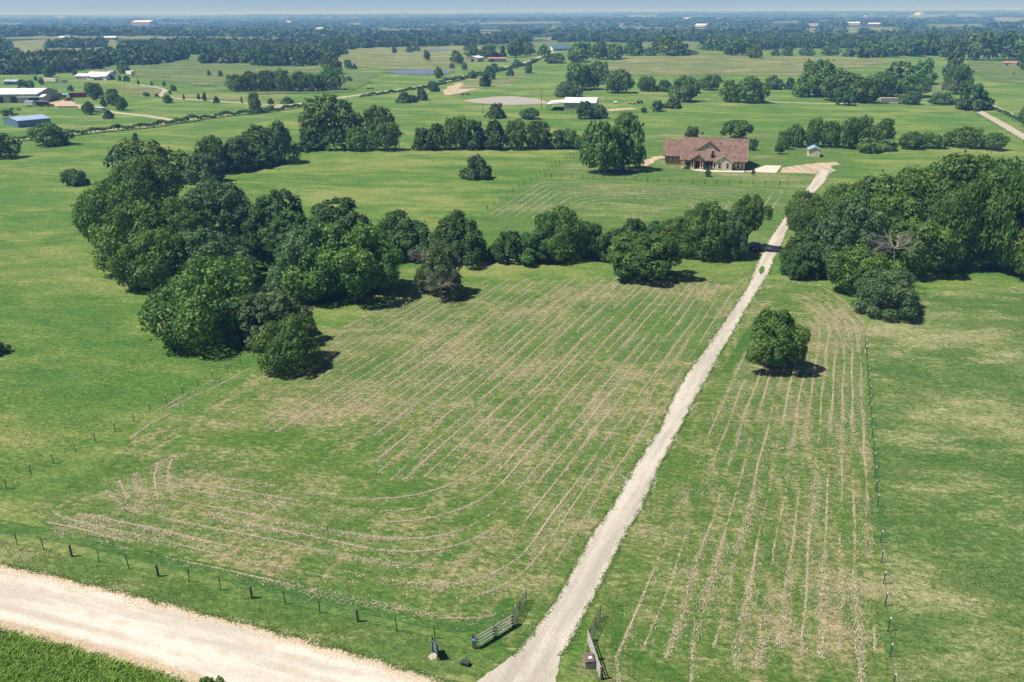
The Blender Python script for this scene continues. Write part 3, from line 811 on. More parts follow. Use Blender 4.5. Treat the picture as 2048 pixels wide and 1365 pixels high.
# grove east of the driveway
cluster('trees of the grove beside the driveway', '{look}, {n} crown from the driveway in the big grove', [
    (1562, 372, 1650, 470, 'oak'), (1572, 400, 1690, 545, 'cedar'), (1612, 368, 1750, 560, 'elm'), (1655, 478, 1790, 600, 'oak'), (1690, 330, 1850, 500, 'pecan'),
    (1692, 520, 1838, 636, 'elm'), (1780, 282, 1985, 480, 'pecan'), (1760, 420, 1900, 560, 'oak'), (1850, 318, 2010, 545, 'pecan'), (1940, 292, 2090, 560, 'pecan'), (2020, 400, 2180, 580, 'oak'), (1650, 350, 1770, 470, 'oak'), (1560, 460, 1640, 560, 'cedar'), (1930, 300, 2060, 430, 'oak')], sz=1.14)
# hedgerow south of the house
cluster('trees of the hedgerow in front of the house field', '{look}, {n} from the driveway in the hedgerow below the house', [
    (985, 440, 1050, 530, 'cedar'), (1025, 440, 1105, 528, 'cedar'), (1088, 402, 1164, 525, 'oak'), (1146, 420, 1216, 522, 'cedar'), (1196, 440, 1262, 520, 'cedar'), (1238, 412, 1292, 516, 'cedar'), (1280, 424, 1350, 512, 'cedar'),
    (1326, 410, 1410, 515, 'oak'), (1372, 394, 1450, 520, 'oak'), (1425, 402, 1485, 518, 'elm')], rev=True, sz=1.45)
tree(1448, 380, 1532, 500, 'tall', 'tall oak with a pale forked trunk beside the parked dark car', k=0.1, lod='near')
tree(1212, 455, 1370, 568, 'lone', 'bright wide oak standing alone in front of the lower hedgerow', k=0.45)
tree(1480, 602, 1602, 752, 'lone', 'lone round tree beside the straight gravel driveway', k=0.6)
# pasture singles
tree(920, 305, 990, 360, 'bush', 'round bush alone in the pasture below the hedgerow', k=0.4)
tree(126, 330, 178, 372, 'bush', 'round bush alone on the western pasture beside the wood', k=0.4)
tree(-40, 250, 42, 320, 'oak', 'dark tree cut by the frame edge at the western pasture')
tree(64, 240, 150, 294, 'oak', 'big rounded tree by the farm road near the blue shed')
tree(264, 264, 281, 288, 'bush', 'tiny thin shrub alone in the pasture below the farm road')
tree(-28, 676, 20, 714, 'bush', 'dark bush at the frame edge on the near western pasture')
tree(2036, 196, 2070, 255, 'oak', 'tree at the frame edge beside the pale field lane')
# barn surroundings
tree(1150, 194, 1196, 240, 'cedar', 'dark tree standing in front of the white roofed barn')
tree(1176, 206, 1216, 238, 'elm', 'grey green shrub in front of the barn side wall')
cluster('low trees on the fence near the yellow implement', '{look}, {n} from the barn on the pasture fence near the implement', [(1281, 212, 1294, 226, 'bush'), (1297, 196, 1332, 224, 'cedar'), (1324, 192, 1364, 218, 'cedar')])
cluster('trees of the mid field hedgerow', '{look}, {n} from the barn in the hedgerow under the pale hill', [
    (1108, 160, 1166, 196, 'elm'), (1128, 122, 1200, 182, 'oak'), (1168, 118, 1216, 170, 'oak'), (1206, 134, 1266, 188, 'oak'), (1268, 150, 1316, 184, 'oak'), (1308, 156, 1350, 184, 'cedar'), (1334, 146, 1398, 206, 'oak'),
    (1394, 146, 1442, 182, 'oak'), (1434, 156, 1486, 206, 'oak'), (1468, 148, 1538, 208, 'oak'), (1520, 148, 1570, 180, 'elm'), (1568, 150, 1592, 180, 'cedar')])
cluster('bushes on the slope by the farm road', '{look}, {n} from the west on the slope below the farm road', [
    (792, 180, 828, 207, 'bush'), (814, 186, 836, 206, 'bush'), (830, 174, 858, 202, 'bush'), (854, 158, 880, 184, 'bush'), (936, 140, 956, 158, 'bush'), (958, 140, 984, 174, 'bush'), (966, 130, 992, 160, 'bush'), (1010, 134, 1030, 153, 'bush'), (1044, 122, 1070, 147, 'bush')])
cluster('single trees in the meadow with the blue pond', '{look}, {n} from the west in the meadow round the blue pond', [
    (688, 118, 705, 139, 'oak'), (700, 127, 716, 139, 'bush'), (692, 152, 705, 163, 'bush'), (780, 92, 797, 107, 'bush'), (812, 91, 828, 106, 'bush'), (824, 92, 841, 103, 'bush'), (846, 99, 862, 122, 'oak'), (868, 133, 888, 158, 'oak'), (898, 126, 910, 138, 'oak'), (922, 127, 936, 141, 'oak')])
# trailer wood
cluster('trees of the wood round the stock trailer', '{look}, {n} from the mown hill in the wood round the stock trailer', [
    (1583, 150, 1650, 196, 'oak'), (1600, 112, 1682, 196, 'oak'), (1640, 136, 1735, 206, 'oak'), (1668, 165, 1708, 212, 'cedar'), (1700, 150, 1760, 208, 'oak'), (1758, 113, 1822, 172, 'cedar'), (1720, 138, 1800, 196, 'oak'), (1780, 140, 1862, 196, 'oak'),
    (1802, 118, 1876, 170, 'oak'), (1794, 180, 1842, 210, 'elm'), (1852, 182, 1912, 210, 'elm'), (1880, 96, 1930, 165, 'elm'), (1884, 122, 1940, 190, 'pecan'), (1904, 158, 1982, 222, 'cedar')])
cluster('trees behind the hill field and eastern meadow', '{look}, {n} from the hill in the treeline behind the eastern meadow', [
    (1706, 82, 1760, 114, 'oak'), (1752, 82, 1802, 115, 'oak'), (1796, 74, 1850, 114, 'oak'), (1836, 66, 1884, 112, 'oak'), (1880, 74, 1928, 120, 'oak'), (1918, 62, 1992, 122, 'oak'), (1980, 62, 2056, 122, 'oak'), (2034, 96, 2076, 142, 'oak'), (1726, 94, 1752, 114, 'elm')])
cluster('trees along the crest behind the pale hill', '{look}, {n} from the distant red brick house along the hill crest', [
    (1046, 84, 1052, 96, 'bush'), (1074, 88, 1102, 114, 'oak'), (1084, 106, 1136, 128, 'oak'), (1132, 96, 1180, 126, 'oak'), (1134, 80, 1190, 116, 'oak'), (1176, 82, 1218, 120, 'oak'), (1198, 86, 1252, 120, 'oak'), (1246, 76, 1292, 112, 'elm'), (1280, 94, 1320, 112, 'bush'), (1304, 70, 1372, 112, 'oak'),
    (1330, 95, 1392, 113, 'bush'), (1440, 82, 1482, 112, 'oak'), (1462, 76, 1506, 112, 'oak'), (1494, 92, 1526, 118, 'oak'), (1540, 96, 1560, 112, 'bush'), (1560, 92, 1590, 112, 'elm'), (1594, 94, 1630, 112, 'bush'), (1640, 92, 1680, 112, 'oak'), (1680, 96, 1716, 114, 'bush')])
cluster('trees round the distant grey barns', '{look}, {n} from the west among the grey barns beyond the blue pond', [
    (896, 100, 932, 128, 'oak'), (928, 86, 960, 116, 'oak'), (958, 88, 992, 118, 'oak'), (1000, 88, 1014, 116, 'cedar'), (1012, 74, 1052, 116, 'oak'), (1034, 84, 1072, 112, 'oak'), (976, 126, 1000, 142, 'bush'), (1022, 118, 1044, 134, 'bush')])
# western farm
cluster('yard trees of the western farm', '{look}, {n} from the big white roof in the western farmyard', [
    (100, 176, 112, 190, 'bush'), (165, 200, 191, 230, 'oak'), (172, 162, 208, 196, 'oak'), (182, 182, 198, 198, 'bush'), (200, 193, 217, 214, 'cedar'), (208, 217, 230, 238, 'bush'), (212, 174, 244, 212, 'oak'), (232, 190, 256, 222, 'oak'), (286, 183, 300, 193, 'bush'), (310, 186, 318, 194, 'bush'), (325, 188, 348, 207, 'oak'), (337, 180, 344, 188, 'bush'), (341, 168, 354, 183, 'oak'),
    (426, 191, 441, 206, 'bush'), (4, 216, 26, 230, 'bush'), (136, 170, 149, 183, 'bush')], k=0.3)
cluster('saplings round the white farmhouse', '{look}, {n} from the west around the white farmhouse', [
    (37, 155, 58, 178, 'cedar'), (52, 160, 72, 178, 'oak'), (68, 150, 76, 162, 'cedar'), (78, 152, 90, 170, 'cedar'), (88, 130, 112, 156, 'oak'), (144, 136, 156, 151, 'cedar'), (216, 148, 230, 160, 'bush'), (236, 128, 262, 148, 'oak'), (234, 150, 246, 162, 'bush'), (247, 150, 260, 164, 'bush'), (274, 158, 280, 170, 'bush'), (300, 162, 308, 172, 'bush'), (325, 162, 333, 173, 'bush'), (414, 140, 422, 152, 'bush'), (436, 140, 446, 154, 'bush'), (395, 184, 402, 200, 'cedar'), (405, 181, 415, 203, 'cedar'), (365, 187, 371, 199, 'cedar'), (481, 191, 487, 207, 'cedar')], k=0.3)
cluster('trees of the wood south of the olive meadow', '{look}, {n} from the west in the dark wood by the farm road', [
    (455, 145, 500, 184, 'oak'), (482, 138, 528, 184, 'oak'), (512, 136, 560, 184, 'oak'), (545, 136, 592, 184, 'oak'), (575, 138, 622, 184, 'oak'), (605, 144, 648, 184, 'oak'), (632, 130, 690, 182, 'oak'), (644, 104, 684, 150, 'oak'), (496, 182, 526, 226, 'oak'), (534, 194, 548, 210, 'cedar'), (562, 192, 590, 208, 'bush')])

# bare branches: a dead tree in the grove and dead limbs
def dead(u, v, w, vc, label, i, depth=0.0):
    """leafless crown w wide whose twigs fork from the point seen at (u, vc)"""
    g = at(u, v)
    dirv = Vector((g.x, g.y, 0)).normalized()
    p = g + dirv * depth
    lift = max(0.6, height_to(u, vc, p))
    s = w * (math.cos(PITCH) * p.y + math.sin(PITCH) * CAM_H) / FOC
    root = thing('dead_tree', label, 'tree', (p.x, p.y, 0), i * 1.3)
    link('bare_branches', BARE[i % 3], root, (0, 0, lift)).scale = (s * 0.50, s * 0.50, s * 0.44)
    m = MB()
    m.tube((0, 0, -.1), (0.05 * s, 0, lift * .6), 0.16, 0.12, 7); m.tube((0.05 * s, 0, lift * .6), (0, 0, lift + .05), 0.12, 0.08, 7)
    m.build('trunk', M_DEADWOOD, root)
    return root
dead(1772, 588, 128, 496, 'bleached dead tree with bare branches rising from the big grove', 0, 0.0)
dead(1806, 604, 56, 572, 'small bare grey dead tree at the grove edge near the pasture', 1, -1.5)
dead(882, 598, 104, 574, 'bare grey fallen limbs on the olive tree beside the mown field', 1, -2.0)
dead(848, 580, 74, 520, 'bare grey dead limbs on the wood side of the olive tree', 2, -0.5)
dead(1362, 207, 44, 186, 'pale dead snag against the hedgerow under the pale hill', 0, -2)
dead(1880, 207, 66, 186, 'grey leafless round tree beside the stock trailer', 2, -1)

# hedges along the farm road
def hedge(px, label, width, hgt, seed, n_per_m=26):
    pts = poly_px(px); r = np.random.default_rng(seed)
    V = []
    for a, b in zip(pts, pts[1:]):
        L = (b - a).length; n = int(L * n_per_m)
        t = r.uniform(0, 1, n); nx, ny = -(b - a).y / L, (b - a).x / L
        s = t * L
        prof = 0.65 + 0.38 * np.sin(s / 5.3 + seed) * np.sin(s / 2.1 + 2) + 0.25 * np.sin(s / 13.0)
        hh = hgt * np.clip(prof, 0.15, 1.3)
        off = r.normal(0, width * 0.28, n)
        z = hh * np.sqrt(np.clip(1 - (off / width) ** 2, 0, 1)) * (1 - np.abs(r.normal(0, 0.25, n)))
        c = np.stack([a.x + (b.x - a.x) * t + nx * off, a.y + (b.y - a.y) * t + ny * off, terrain(a.x, a.y) + np.clip(z, 0.05, None)], 1)
        nr = r.normal(0, 1, (n, 3)); nr[:, 2] = np.abs(nr[:, 2]) + 0.5; nr /= np.linalg.norm(nr, axis=1)[:, None]
        tt = np.cross(nr, r.normal(0, 1, (n, 3))); tt /= np.linalg.norm(tt, axis=1)[:, None]; bb = np.cross(nr, tt)
        sz = r.uniform(0.3, 0.6, n)[:, None] * (1 + a.y / 1500)
        V.append(np.stack([c - tt * sz, c - bb * sz * .7, c + tt * sz, c + bb * sz * .7], 1))
    V = np.concatenate(V).reshape(-1, 3)
    o = link('hedge', np_mesh('hedge', V, np.arange(len(V)).reshape(-1, 4)), mat=LEAF['elm'])
    return tag(o, label, 'hedge', 'hedges along the farm road')
hedge([(40, 283), (110, 276), (205, 265), (300, 256), (430, 236), (500, 228), (545, 221)], 'rough green hedge along the farm road below the western farm', 2.6, 2.6, 3)
hedge([(500, 230), (560, 222), (605, 214)], 'short hedge end on the farm road behind the dark wood', 2.2, 2.2, 4)
hedge([(720, 195), (800, 184), (850, 176), (890, 168)], 'low hedge on the farm road above the pond slope', 1.8, 1.6, 5)
hedge([(880, 168), (930, 158), (975, 148), (1020, 138), (1060, 128), (1085, 117)], 'tall hedge climbing beside the farm road to the grey barns', 3.2, 3.2, 6)
hedge([(1985, 218), (2010, 228), (2050, 248)], 'scrubby hedge between the field lane and the grass track', 1.6, 1.3, 9, 12)

# ------------------------------------------------------------------ distant woods (masses nobody could count)
def wood_mass(name, label, pts, rad, hgt, tmpl, seed):
    """pts (N,2) world; merged crowns"""
    r = np.random.default_rng(seed)
    T = []
    for me in tmpl:
        v = np.empty(len(me.vertices) * 3, np.float32); me.vertices.foreach_get('co', v); T.append(v.reshape(-1, 3))
    out = []
    for i, (x, y) in enumerate(pts):
        t = T[i % len(T)]; a = r.uniform(0, 6.28); ca, sa = math.cos(a), math.sin(a)
        R, Hh = rad[i], hgt[i]
        out.append(np.stack([x + (t[:, 0] * ca - t[:, 1] * sa) * R, y + (t[:, 0] * sa + t[:, 1] * ca) * R, t[:, 2] * Hh + terrain(x, y) - 0.3], 1))
    V = np.concatenate(out)
    me = np_mesh(name, V, np.arange(len(V)).reshape(-1, 4))
    tn = me.attributes.new('tone', 'FLOAT', 'POINT')
    tn.data.foreach_set('value', np.concatenate([np.full(len(q), r.uniform(0, 1)) for q in out]).astype(np.float32))
    o = link(name, me, mat=LEAF['far'])
    return tag(o, label, 'wood', kind='stuff')

def in_poly(P, poly):
    x, y = P[:, 0], P[:, 1]; inside = np.zeros(len(P), bool); j = len(poly) - 1
    for i in range(len(poly)):
        xi, yi, xj, yj = poly[i].x, poly[i].y, poly[j].x, poly[j].y
        inside ^= ((yi > y) != (yj > y)) & (x < (xj - xi) * (y - yi) / (yj - yi + 1e-9) + xi)
        j = i
    return inside

def scatter(px, spacing, seed):
    poly = poly_px(px); r = np.random.default_rng(seed)
    x0, x1 = min(p.x for p in poly), max(p.x for p in poly); y0, y1 = min(p.y for p in poly), max(p.y for p in poly)
    gx, gy = np.meshgrid(np.arange(x0, x1, spacing), np.arange(y0, y1, spacing))
    P = np.stack([gx.ravel(), gy.ravel()], 1) + r.uniform(-.5, .5, (gx.size, 2)) * spacing
    return P[in_poly(P, poly)]
TF = [crown_mesh('wood_crown', LEAF['far'], 900 + i, 12, 130, 0.235, P_DOME, (0.30, 0.5), 0.0)[0] for i in range(5)]
TV = [crown_mesh('wood_crown', LEAF['far'], 950 + i, 8, 34, 0.44, P_DOME, (0.32, 0.55), 0.0)[0] for i in range(5)]

WOODS = [  # outlines on the ground in the photograph's grid
    ([(-60, 152), (0, 150), (90, 150), (150, 143), (215, 136), (222, 122), (150, 120), (60, 122), (-60, 118)], 10.5),
    ([(205, 134), (300, 130), (350, 124), (372, 114), (300, 108), (240, 110), (205, 118)], 11),
    ([(350, 120), (375, 113), (420, 104), (470, 100), (540, 104), (560, 100), (480, 90), (380, 88), (300, 92), (240, 100)], 13),
    ([(408, 128), (450, 129), (505, 127), (530, 122), (500, 112), (420, 112)], 10.5),
    ([(520, 134), (560, 133), (600, 134), (635, 130), (690, 108), (640, 104), (560, 110), (515, 116)], 11.5),
    ([(560, 104), (640, 103), (760, 96), (930, 92), (935, 84), (760, 84), (600, 88), (480, 90)], 14),
    ([(930, 92), (1010, 88), (1060, 84), (1060, 76), (960, 78), (930, 84)], 15),
    ([(1110, 84), (1250, 86), (1340, 82), (1430, 86), (1450, 76), (1300, 72), (1110, 74)], 16),
    ([(1400, 100), (1460, 104), (1560, 98), (1700, 98), (1760, 92), (1760, 80), (1600, 78), (1440, 78)], 13),
    ([(1760, 92), (1900, 84), (2060, 78), (2060, 70), (1900, 74), (1760, 80)], 14),
    ([(1720, 118), (1790, 112), (1860, 112), (1920, 116), (1900, 108), (1800, 100), (1720, 104)], 11),
    ([(-40, 104), (18, 104), (20, 92), (-40, 90)], 12),
    ([(90, 98), (205, 96), (210, 90), (130, 88)], 12),
]
pts = np.concatenate([scatter(w, s * 1.12, 300 + i) for i, (w, s) in enumerate(WOODS)])
r = np.random.default_rng(88)

wood_mass('woods', 'belts of dark woodland around the middle distance farms', pts, r.uniform(6.0, 10.5, len(pts)), r.uniform(8, 14.5, len(pts)), TF, 5)

def far_points(n, d0, d1, seed, clear):
    r = np.random.default_rng(seed); out = []
    ph = r.uniform(0, 6.28, 12)
    while len(out) < n:
        d = math.exp(r.uniform(math.log(d0), math.log(d1))); s = r.uniform(-0.74, 0.74)
        x = s * d; y = d
        q = math.sin(x / 340 + ph[0]) + math.sin(y / 210 + ph[1] + x / 900) + math.sin(y / 95 + ph[2] - x / 520) + 0.7 * math.sin(x / 130 + ph[3] + y / 400)
        if q + r.normal(0, 0.35) < clear: continue
        out.append((x, y))
    return np.array(out)
def px_of(x, y, z):
    # grid position of a land point
    Y = y * math.cos(PITCH) - (z - CAM_H) * math.sin(PITCH); V = y * math.sin(PITCH) + (z - CAM_H) * math.cos(PITCH)
    return 1024 + FOC * x / Y, 682.5 - FOC * V / Y
FIELDS_FAR = [poly_px(q) for q in ([(1750, 57), (1790, 55), (1795, 67), (1752, 69)], [(1850, 49), (1960, 47), (1975, 57), (1860, 61)], [(1990, 39), (2048, 37), (2060, 47), (2000, 51)], [(955, 65), (1090, 60), (1098, 65), (960, 71)], [(0, 49), (30, 47), (33, 53), (0, 54)], [(735, 56), (775, 55), (778, 61), (738, 62)], [(1600, 68), (1720, 66), (1720, 76), (1600, 78)])]
OPEN_VIEWS = [(118, 143, 80), (208, 232, 80), (264, 300, 51), (120, 131, 37), (572, 584, 46), (632, 647, 60), (798, 806, 60), (880, 900, 79), (1365, 1382, 40), (1390, 1412, 54), (1428, 1440, 41), (1616, 1636, 52), (1692, 1720, 51), (1736, 1760, 52), (1786, 1800, 72), (1824, 1842, 70), (1930, 1954, 70), (1964, 1997, 71), (1726, 1733, 33), (1828, 1840, 31), (1178, 1186, 36), (1672, 1682, 84),
    (1750, 1795, 57), (1850, 1975, 49), (1990, 2060, 39), (955, 1098, 61), (0, 33, 48), (735, 778, 56), (1600, 1720, 68), (1820, 1960, 30), (1250, 1310, 32), (695, 720, 47), (1440, 1500, 36), (1540, 1600, 44), (1110, 1140, 80)]
def clear_sight(P):
    # open meadow on the near side of each far farm and field
    ang = P[:, 0] / P[:, 1]; dist = np.hypot(P[:, 0], P[:, 1])
    for u0, u1, v in OPEN_VIEWS:
        a, b = at(u0 - 3, v), at(u1 + 3, v); dd = math.hypot(a.x, a.y)
        P_ok = ~((ang > a.x / a.y) & (ang < b.x / b.y) & (dist > dd * 0.74) & (dist < dd * 1.03))
        P, ang, dist = P[P_ok], ang[P_ok], dist[P_ok]
    return P
fp = clear_sight(far_points(5600, 1650, 5200, 21, -0.15))
for q in FIELDS_FAR: fp = fp[~in_poly(fp, q)]
d = np.hypot(fp[:, 0], fp[:, 1]); r = np.random.default_rng(89)
wood_mass('far_woods', 'blue green woodland filling the far plain', fp, r.uniform(6, 10, len(fp)) + d * 0.0022, r.uniform(8, 15, len(fp)), TV, 6)
fp = clear_sight(far_points(5200, 5000, 20500, 22, -0.7))
d = np.hypot(fp[:, 0], fp[:, 1]); r = np.random.default_rng(90)
wood_mass('horizon_woods', 'hazy blue woodland along the horizon hills', fp, r.uniform(10, 22, len(fp)) + d * 0.0030, r.uniform(9, 17, len(fp)), TV, 7)

# ------------------------------------------------------------------ windrows of dry clippings
def offset_path(pts, d, cut, side=1):
    segs = []
    for a, b in zip(pts, pts[1:]):
        u = (b - a).normalized(); n = Vector((-u.y, u.x, 0)) * side * d
        segs.append((a + n, b + n, u))
    out = [segs[0][0]]
    for (a0, b0, u0), (a1, b1, u1) in zip(segs, segs[1:]):
        den = u0.x * u1.y - u0.y * u1.x
        if abs(den) < 0.05: out += [b0]; continue
        w = a1 - a0; t = (w.x * u1.y - w.y * u1.x) / den
        c = a0 + u0 * t
        p, q = c - u0 * cut, c + u1 * cut
        out += [p.lerp(c, s).lerp(c.lerp(q, s), s) for s in np.linspace(0, 1, 9)]
    out.append(segs[-1][1])
    return out

def rows_mesh(paths, seed, per_m, width, size=(0.045, 0.16)):
    r = np.random.default_rng(seed); V = []
    for pi, (path, keep) in enumerate(paths):
        s0 = r.uniform(0, 100); acc = 0.0; wob = r.uniform(0, 6)
        for a, b in zip(path, path[1:]):
            L = (b - a).length
            if L < 0.01: continue
            n = int(L * per_m * 2.2)
            t = r.uniform(0, 1, n); s = acc + t * L + s0
            den = 0.64 + 0.28 * np.sin(s / 3.1 + 1.3 * pi) + 0.22 * np.sin(s / 1.15 + pi * pi) + 0.40 * np.sin(s / 7.9 + 2.1 * pi) + 0.2 * np.sin(s / 0.42)
            den = den + 0.22 * sstep(80, 105, a.y)
            ok = r.uniform(0.0, 1.15, n) < den * keep
            t, s, dn = t[ok], s[ok], den[ok]; n = len(t)
            u = (b - a) / L
            wv = width * (0.42 + (1.15 - 0.6 * sstep(70, 100, a.y)) * np.clip(np.sin(s / 5.3 + pi * 1.7) + 0.2, 0, 1.2))
            off = r.normal(0, 1, n) * wv + 0.07 * np.sin(s / 2.7 + wob)
            stray = r.uniform(0, 1, n) < 0.28; off = np.where(stray, off + r.normal(0.25, 0.42, n), off)
            z = 0.03 + 0.09 * np.exp(-(off / (wv + 0.05)) ** 2) * r.uniform(0.2, 1, n)
            c = np.stack([a.x + (b.x - a.x) * t - u.y * off, a.y + (b.y - a.y) * t + u.x * off, z], 1)
            ang = math.atan2(u.y, u.x) + r.normal(0, 0.6, n)
            dv = np.stack([np.cos(ang), np.sin(ang), r.normal(0, 0.16, n)], 1)
            wv2 = np.stack([-np.sin(ang), np.cos(ang), r.normal(0, 0.25, n)], 1)
            l = r.uniform(size[0], size[1], n)[:, None]; w = l * r.uniform(0.10, 0.24, n)[:, None]
            V.append(np.stack([c - dv * l, c - wv2 * w, c + dv * l, c + wv2 * w], 1))
            acc += L
    V = np.concatenate(V).reshape(-1, 3); V[:, 2] = np.maximum(V[:, 2], 0.02)
    return np_mesh('dry_clippings', V, np.arange(len(V)).reshape(-1, 4))

d_back, d_front = at(1496, 566), at(1000, 1366) 
dl = [p for p in driveL]
line_a, line_b = at(1497, 572), at(1097, 1222)
fcorner = at(1010, 1330); fl1, fl2 = at(950, 1288), at(40, 1080)
# the driveway line meets the fence line
den_u = (line_b - line_a).normalized(); fu = (fl2 - fl1).normalized()
w = fl1 - line_a; dd = den_u.x * fu.y - den_u.y * fu.x
corner = line_a + den_u * ((w.x * fu.y - w.y * fu.x) / dd)
paths = []
for k in range(33):
    d = 1.9 + 1.72 * k + 0.22 * math.sin(k * 2.3)
    if k < 9:
        p = offset_path([line_a + den_u * (1.0 + 0.2 * k), corner, fl2], d, 7 + 0.5 * d, side=-1)
        cut = p[:-1] + [p[-2].lerp(p[-1], max(0.3, 0.96 - 0.025 * k + 0.04 * math.sin(k)))]
        paths.append((cut, 0.80 if k > 1 else 0.5))
    else:
        nrm = Vector((den_u.y, -den_u.x, 0)) * d
        tot = (corner - line_a).length
        a0 = line_a + nrm + den_u * (3 + 5 * abs(math.sin(k * 1.7)) + max(0, k - 14) * 1.1)
        b0 = line_a + nrm + den_u * (tot - 17 - (k - 9) * 0.10 - 11 * abs(math.sin(k * 2.9)) ** 2 - max(0, k - 24) * 2.0)
        if (b0 - a0).dot(den_u) > 6: paths.append(([a0, a0.lerp(b0, .33) + nrm.normalized() * 0.3, a0.lerp(b0, .66) - nrm.normalized() * 0.2, b0], 0.85 if k < 24 else 0.6))
for px_ in ([(345, 920), (336, 945), (338, 985), (350, 1002)], [(316, 925), (309, 955), (318, 1000)], [(270, 946), (276, 980), (292, 1002)], [(238, 962), (252, 998), (300, 1016), (352, 1006)], [(212, 982), (250, 1012), (300, 1032)],
            [(92, 1046), (160, 1060), (250, 1082)], [(110, 1030), (180, 1050), (270, 1070)], [(430, 760), (380, 785), (300, 832)], [(500, 738), (420, 780), (330, 822)], [(392, 905), (340, 918), (290, 940)], [(180, 1030), (240, 1046), (330, 1062), (420, 1085)], [(260, 880), (300, 850), (345, 828)]):
    paths.append((poly_px(px_), 0.9))
me = rows_mesh(paths, 41, 70, 0.16)
tag(link('dry_clippings', me, mat=M_STRAW), 'raked rows of dry clippings on the mown field', 'clippings', kind='stuff')
# strip between driveway and wire fence
def interp_y(pts, y):
    P = sorted(pts, key=lambda p: p.y)
    return float(np.interp(y, [p.y for p in P], [p.x for p in P]))
rfl = [RF[-1] + (RF[-1] - RF[-2]) * 0.6] + RF
paths = []
for k, t in enumerate((0.17, 0.245, 0.32, 0.39, 0.46, 0.53, 0.60, 0.665, 0.73, 0.79, 0.85, 0.905, 0.96)):
    ys = np.arange(45.5 + 5 * abs(math.sin(k * 2)), 131 - 6 * abs(math.sin(k * 1.3)), 4.0)
    paths.append(([Vector((interp_y(driveR, y) * (1 - t) + interp_y(rfl, y) * t, y, 0)) for y in ys][::-1], 0.95 if k > 1 else 0.6))
# turning arcs below the grove
for k in range(5):
    paths.append(([at(1590 + 14 * k, 600 - 6 * k), at(1620 + 16 * k, 612 - 3 * k), at(1655 + 18 * k, 645), at(1668 + 16 * k, 690 + 5 * k)], 0.7))
me = rows_mesh(paths, 42, 60, 0.16)
tag(link('dry_clippings', me, mat=M_STRAW), 'raked rows of dry clippings between driveway and wire fence', 'clippings', kind='stuff')
# field below the house
base = [at(968, 430), at(1076, 363), at(1330, 371), at(1578, 379), at(1545, 440)]
paths = [(offset_path(base, 1.5 + 2.3 * k, 3 + 1.6 * k, side=-1), 1.0) for k in range(9)]
me = rows_mesh(paths, 43, 12, 0.13, (0.10, 0.30))
tag(link('dry_clippings', me, mat=M_STRAW), 'curved rows of dry clippings on the field below the house', 'clippings', kind='stuff')

# ------------------------------------------------------------------ grass tufts
def tufts(px, n, hgt, wid, seed, mat, blades=3, lean=0.5, patch=None, name='grass_tufts', label='', exclude=()):
    poly = poly_px(px); r = np.random.default_rng(seed)
    x0, x1 = min(p.x for p in poly), max(p.x for p in poly); y0, y1 = min(p.y for p in poly), max(p.y for p in poly)
    P = np.empty((0, 2))
    while len(P) < n:
        q = np.stack([r.uniform(x0, x1, n * 3), r.uniform(y0, y1, n * 3)], 1)
        q = q[in_poly(q, poly)]
        for e in exclude: q = q[~in_poly(q, e)]
        # more tufts where they show larger
        q = q[r.uniform(0, 1, len(q)) < np.clip((y0 + 12) / (q[:, 1] + 12), 0, 1) ** 1.3]
        if patch: q = q[(np.sin(q[:, 0] / patch + seed) + np.sin(q[:, 1] / patch * 1.3 + 1) + np.sin((q[:, 0] + q[:, 1]) / patch * 2.1) + r.normal(0, 1.6, len(q))) > 0.1]
        P = np.concatenate([P, q])
    P = P[:n]
    c = np.repeat(P, blades, 0) + r.normal(0, wid * 1.4, (n * blades, 2)); m = len(c)
    a = r.uniform(0, 6.283, m); h = hgt * r.uniform(0.45, 1.25, m)
    ln = r.normal(0, lean, (m, 2)) * h[:, None]
    z = np.zeros(m)
    dx = np.stack([np.cos(a), np.sin(a)], 1) * (wid * r.uniform(.5, 1.2, m))[:, None]
    v0 = np.c_[c - dx, z + 0.01]; v1 = np.c_[c + dx, z + 0.01]; v2 = np.c_[c + ln, h]
    V = np.stack([v0, v1, v2], 1).reshape(-1, 3)
    o = link(name, np_mesh(name, V, np.arange(len(V)).reshape(-1, 3)), mat=mat)
    return tag(o, label, 'grass', kind='stuff')
tufts([(-80, 1010), (14, 975), (269, 840), (505, 712), (330, 560), (180, 440), (-120, 440), (-200, 800)], 9000, 0.11, 0.05, 61, M_BLADE, 3, 1.5, 2.0, label='longer tufted grass of the western pasture')
tufts([(1742, 650), (1900, 590), (2080, 580), (2250, 900), (2200, 1400), (1800, 1400), (1775, 1150)], 11000, 0.12, 0.05, 62, M_BLADE, 3, 1.5, 2.0, label='longer green tufts in the pasture beyond the wire fence')
tufts([(1742, 650), (1900, 600), (2080, 590), (2250, 900), (2200, 1400), (1800, 1400), (1775, 1150)], 8000, 0.11, 0.022, 63, M_BLADE_DRY, 3, 1.5, 3.0, label='pale seeding stalks in the pasture beyond the wire fence')
tufts([(-80, 1068), (35, 1088), (317, 1150), (716, 1240), (940, 1290), (990, 1330), (960, 1352), (840, 1342), (638, 1284), (379, 1216), (126, 1152), (-80, 1106)], 3000, 0.09, 0.04, 64, M_BLADE, 3, 1.6, 1.2, label='grass on the verge between fence and white road')
tufts([(80, 1075), (240, 900), (530, 740), (770, 625), (1130, 575), (1480, 560), (1330, 800), (1150, 1110), (1020, 1270), (700, 1215), (317, 1125)], 14000, 0.08, 0.04, 65, M_BLADE, 3, 1.6, 1.8, label='short green regrowth on the mown field')
tufts([(1215, 1220), (1330, 930), (1440, 730), (1560, 590), (1720, 650), (1745, 900), (1780, 1350), (1180, 1380)], 16000, 0.09, 0.05, 66, M_BLADE, 3, 1.6, 1.6, label='short green regrowth beside the driveway')
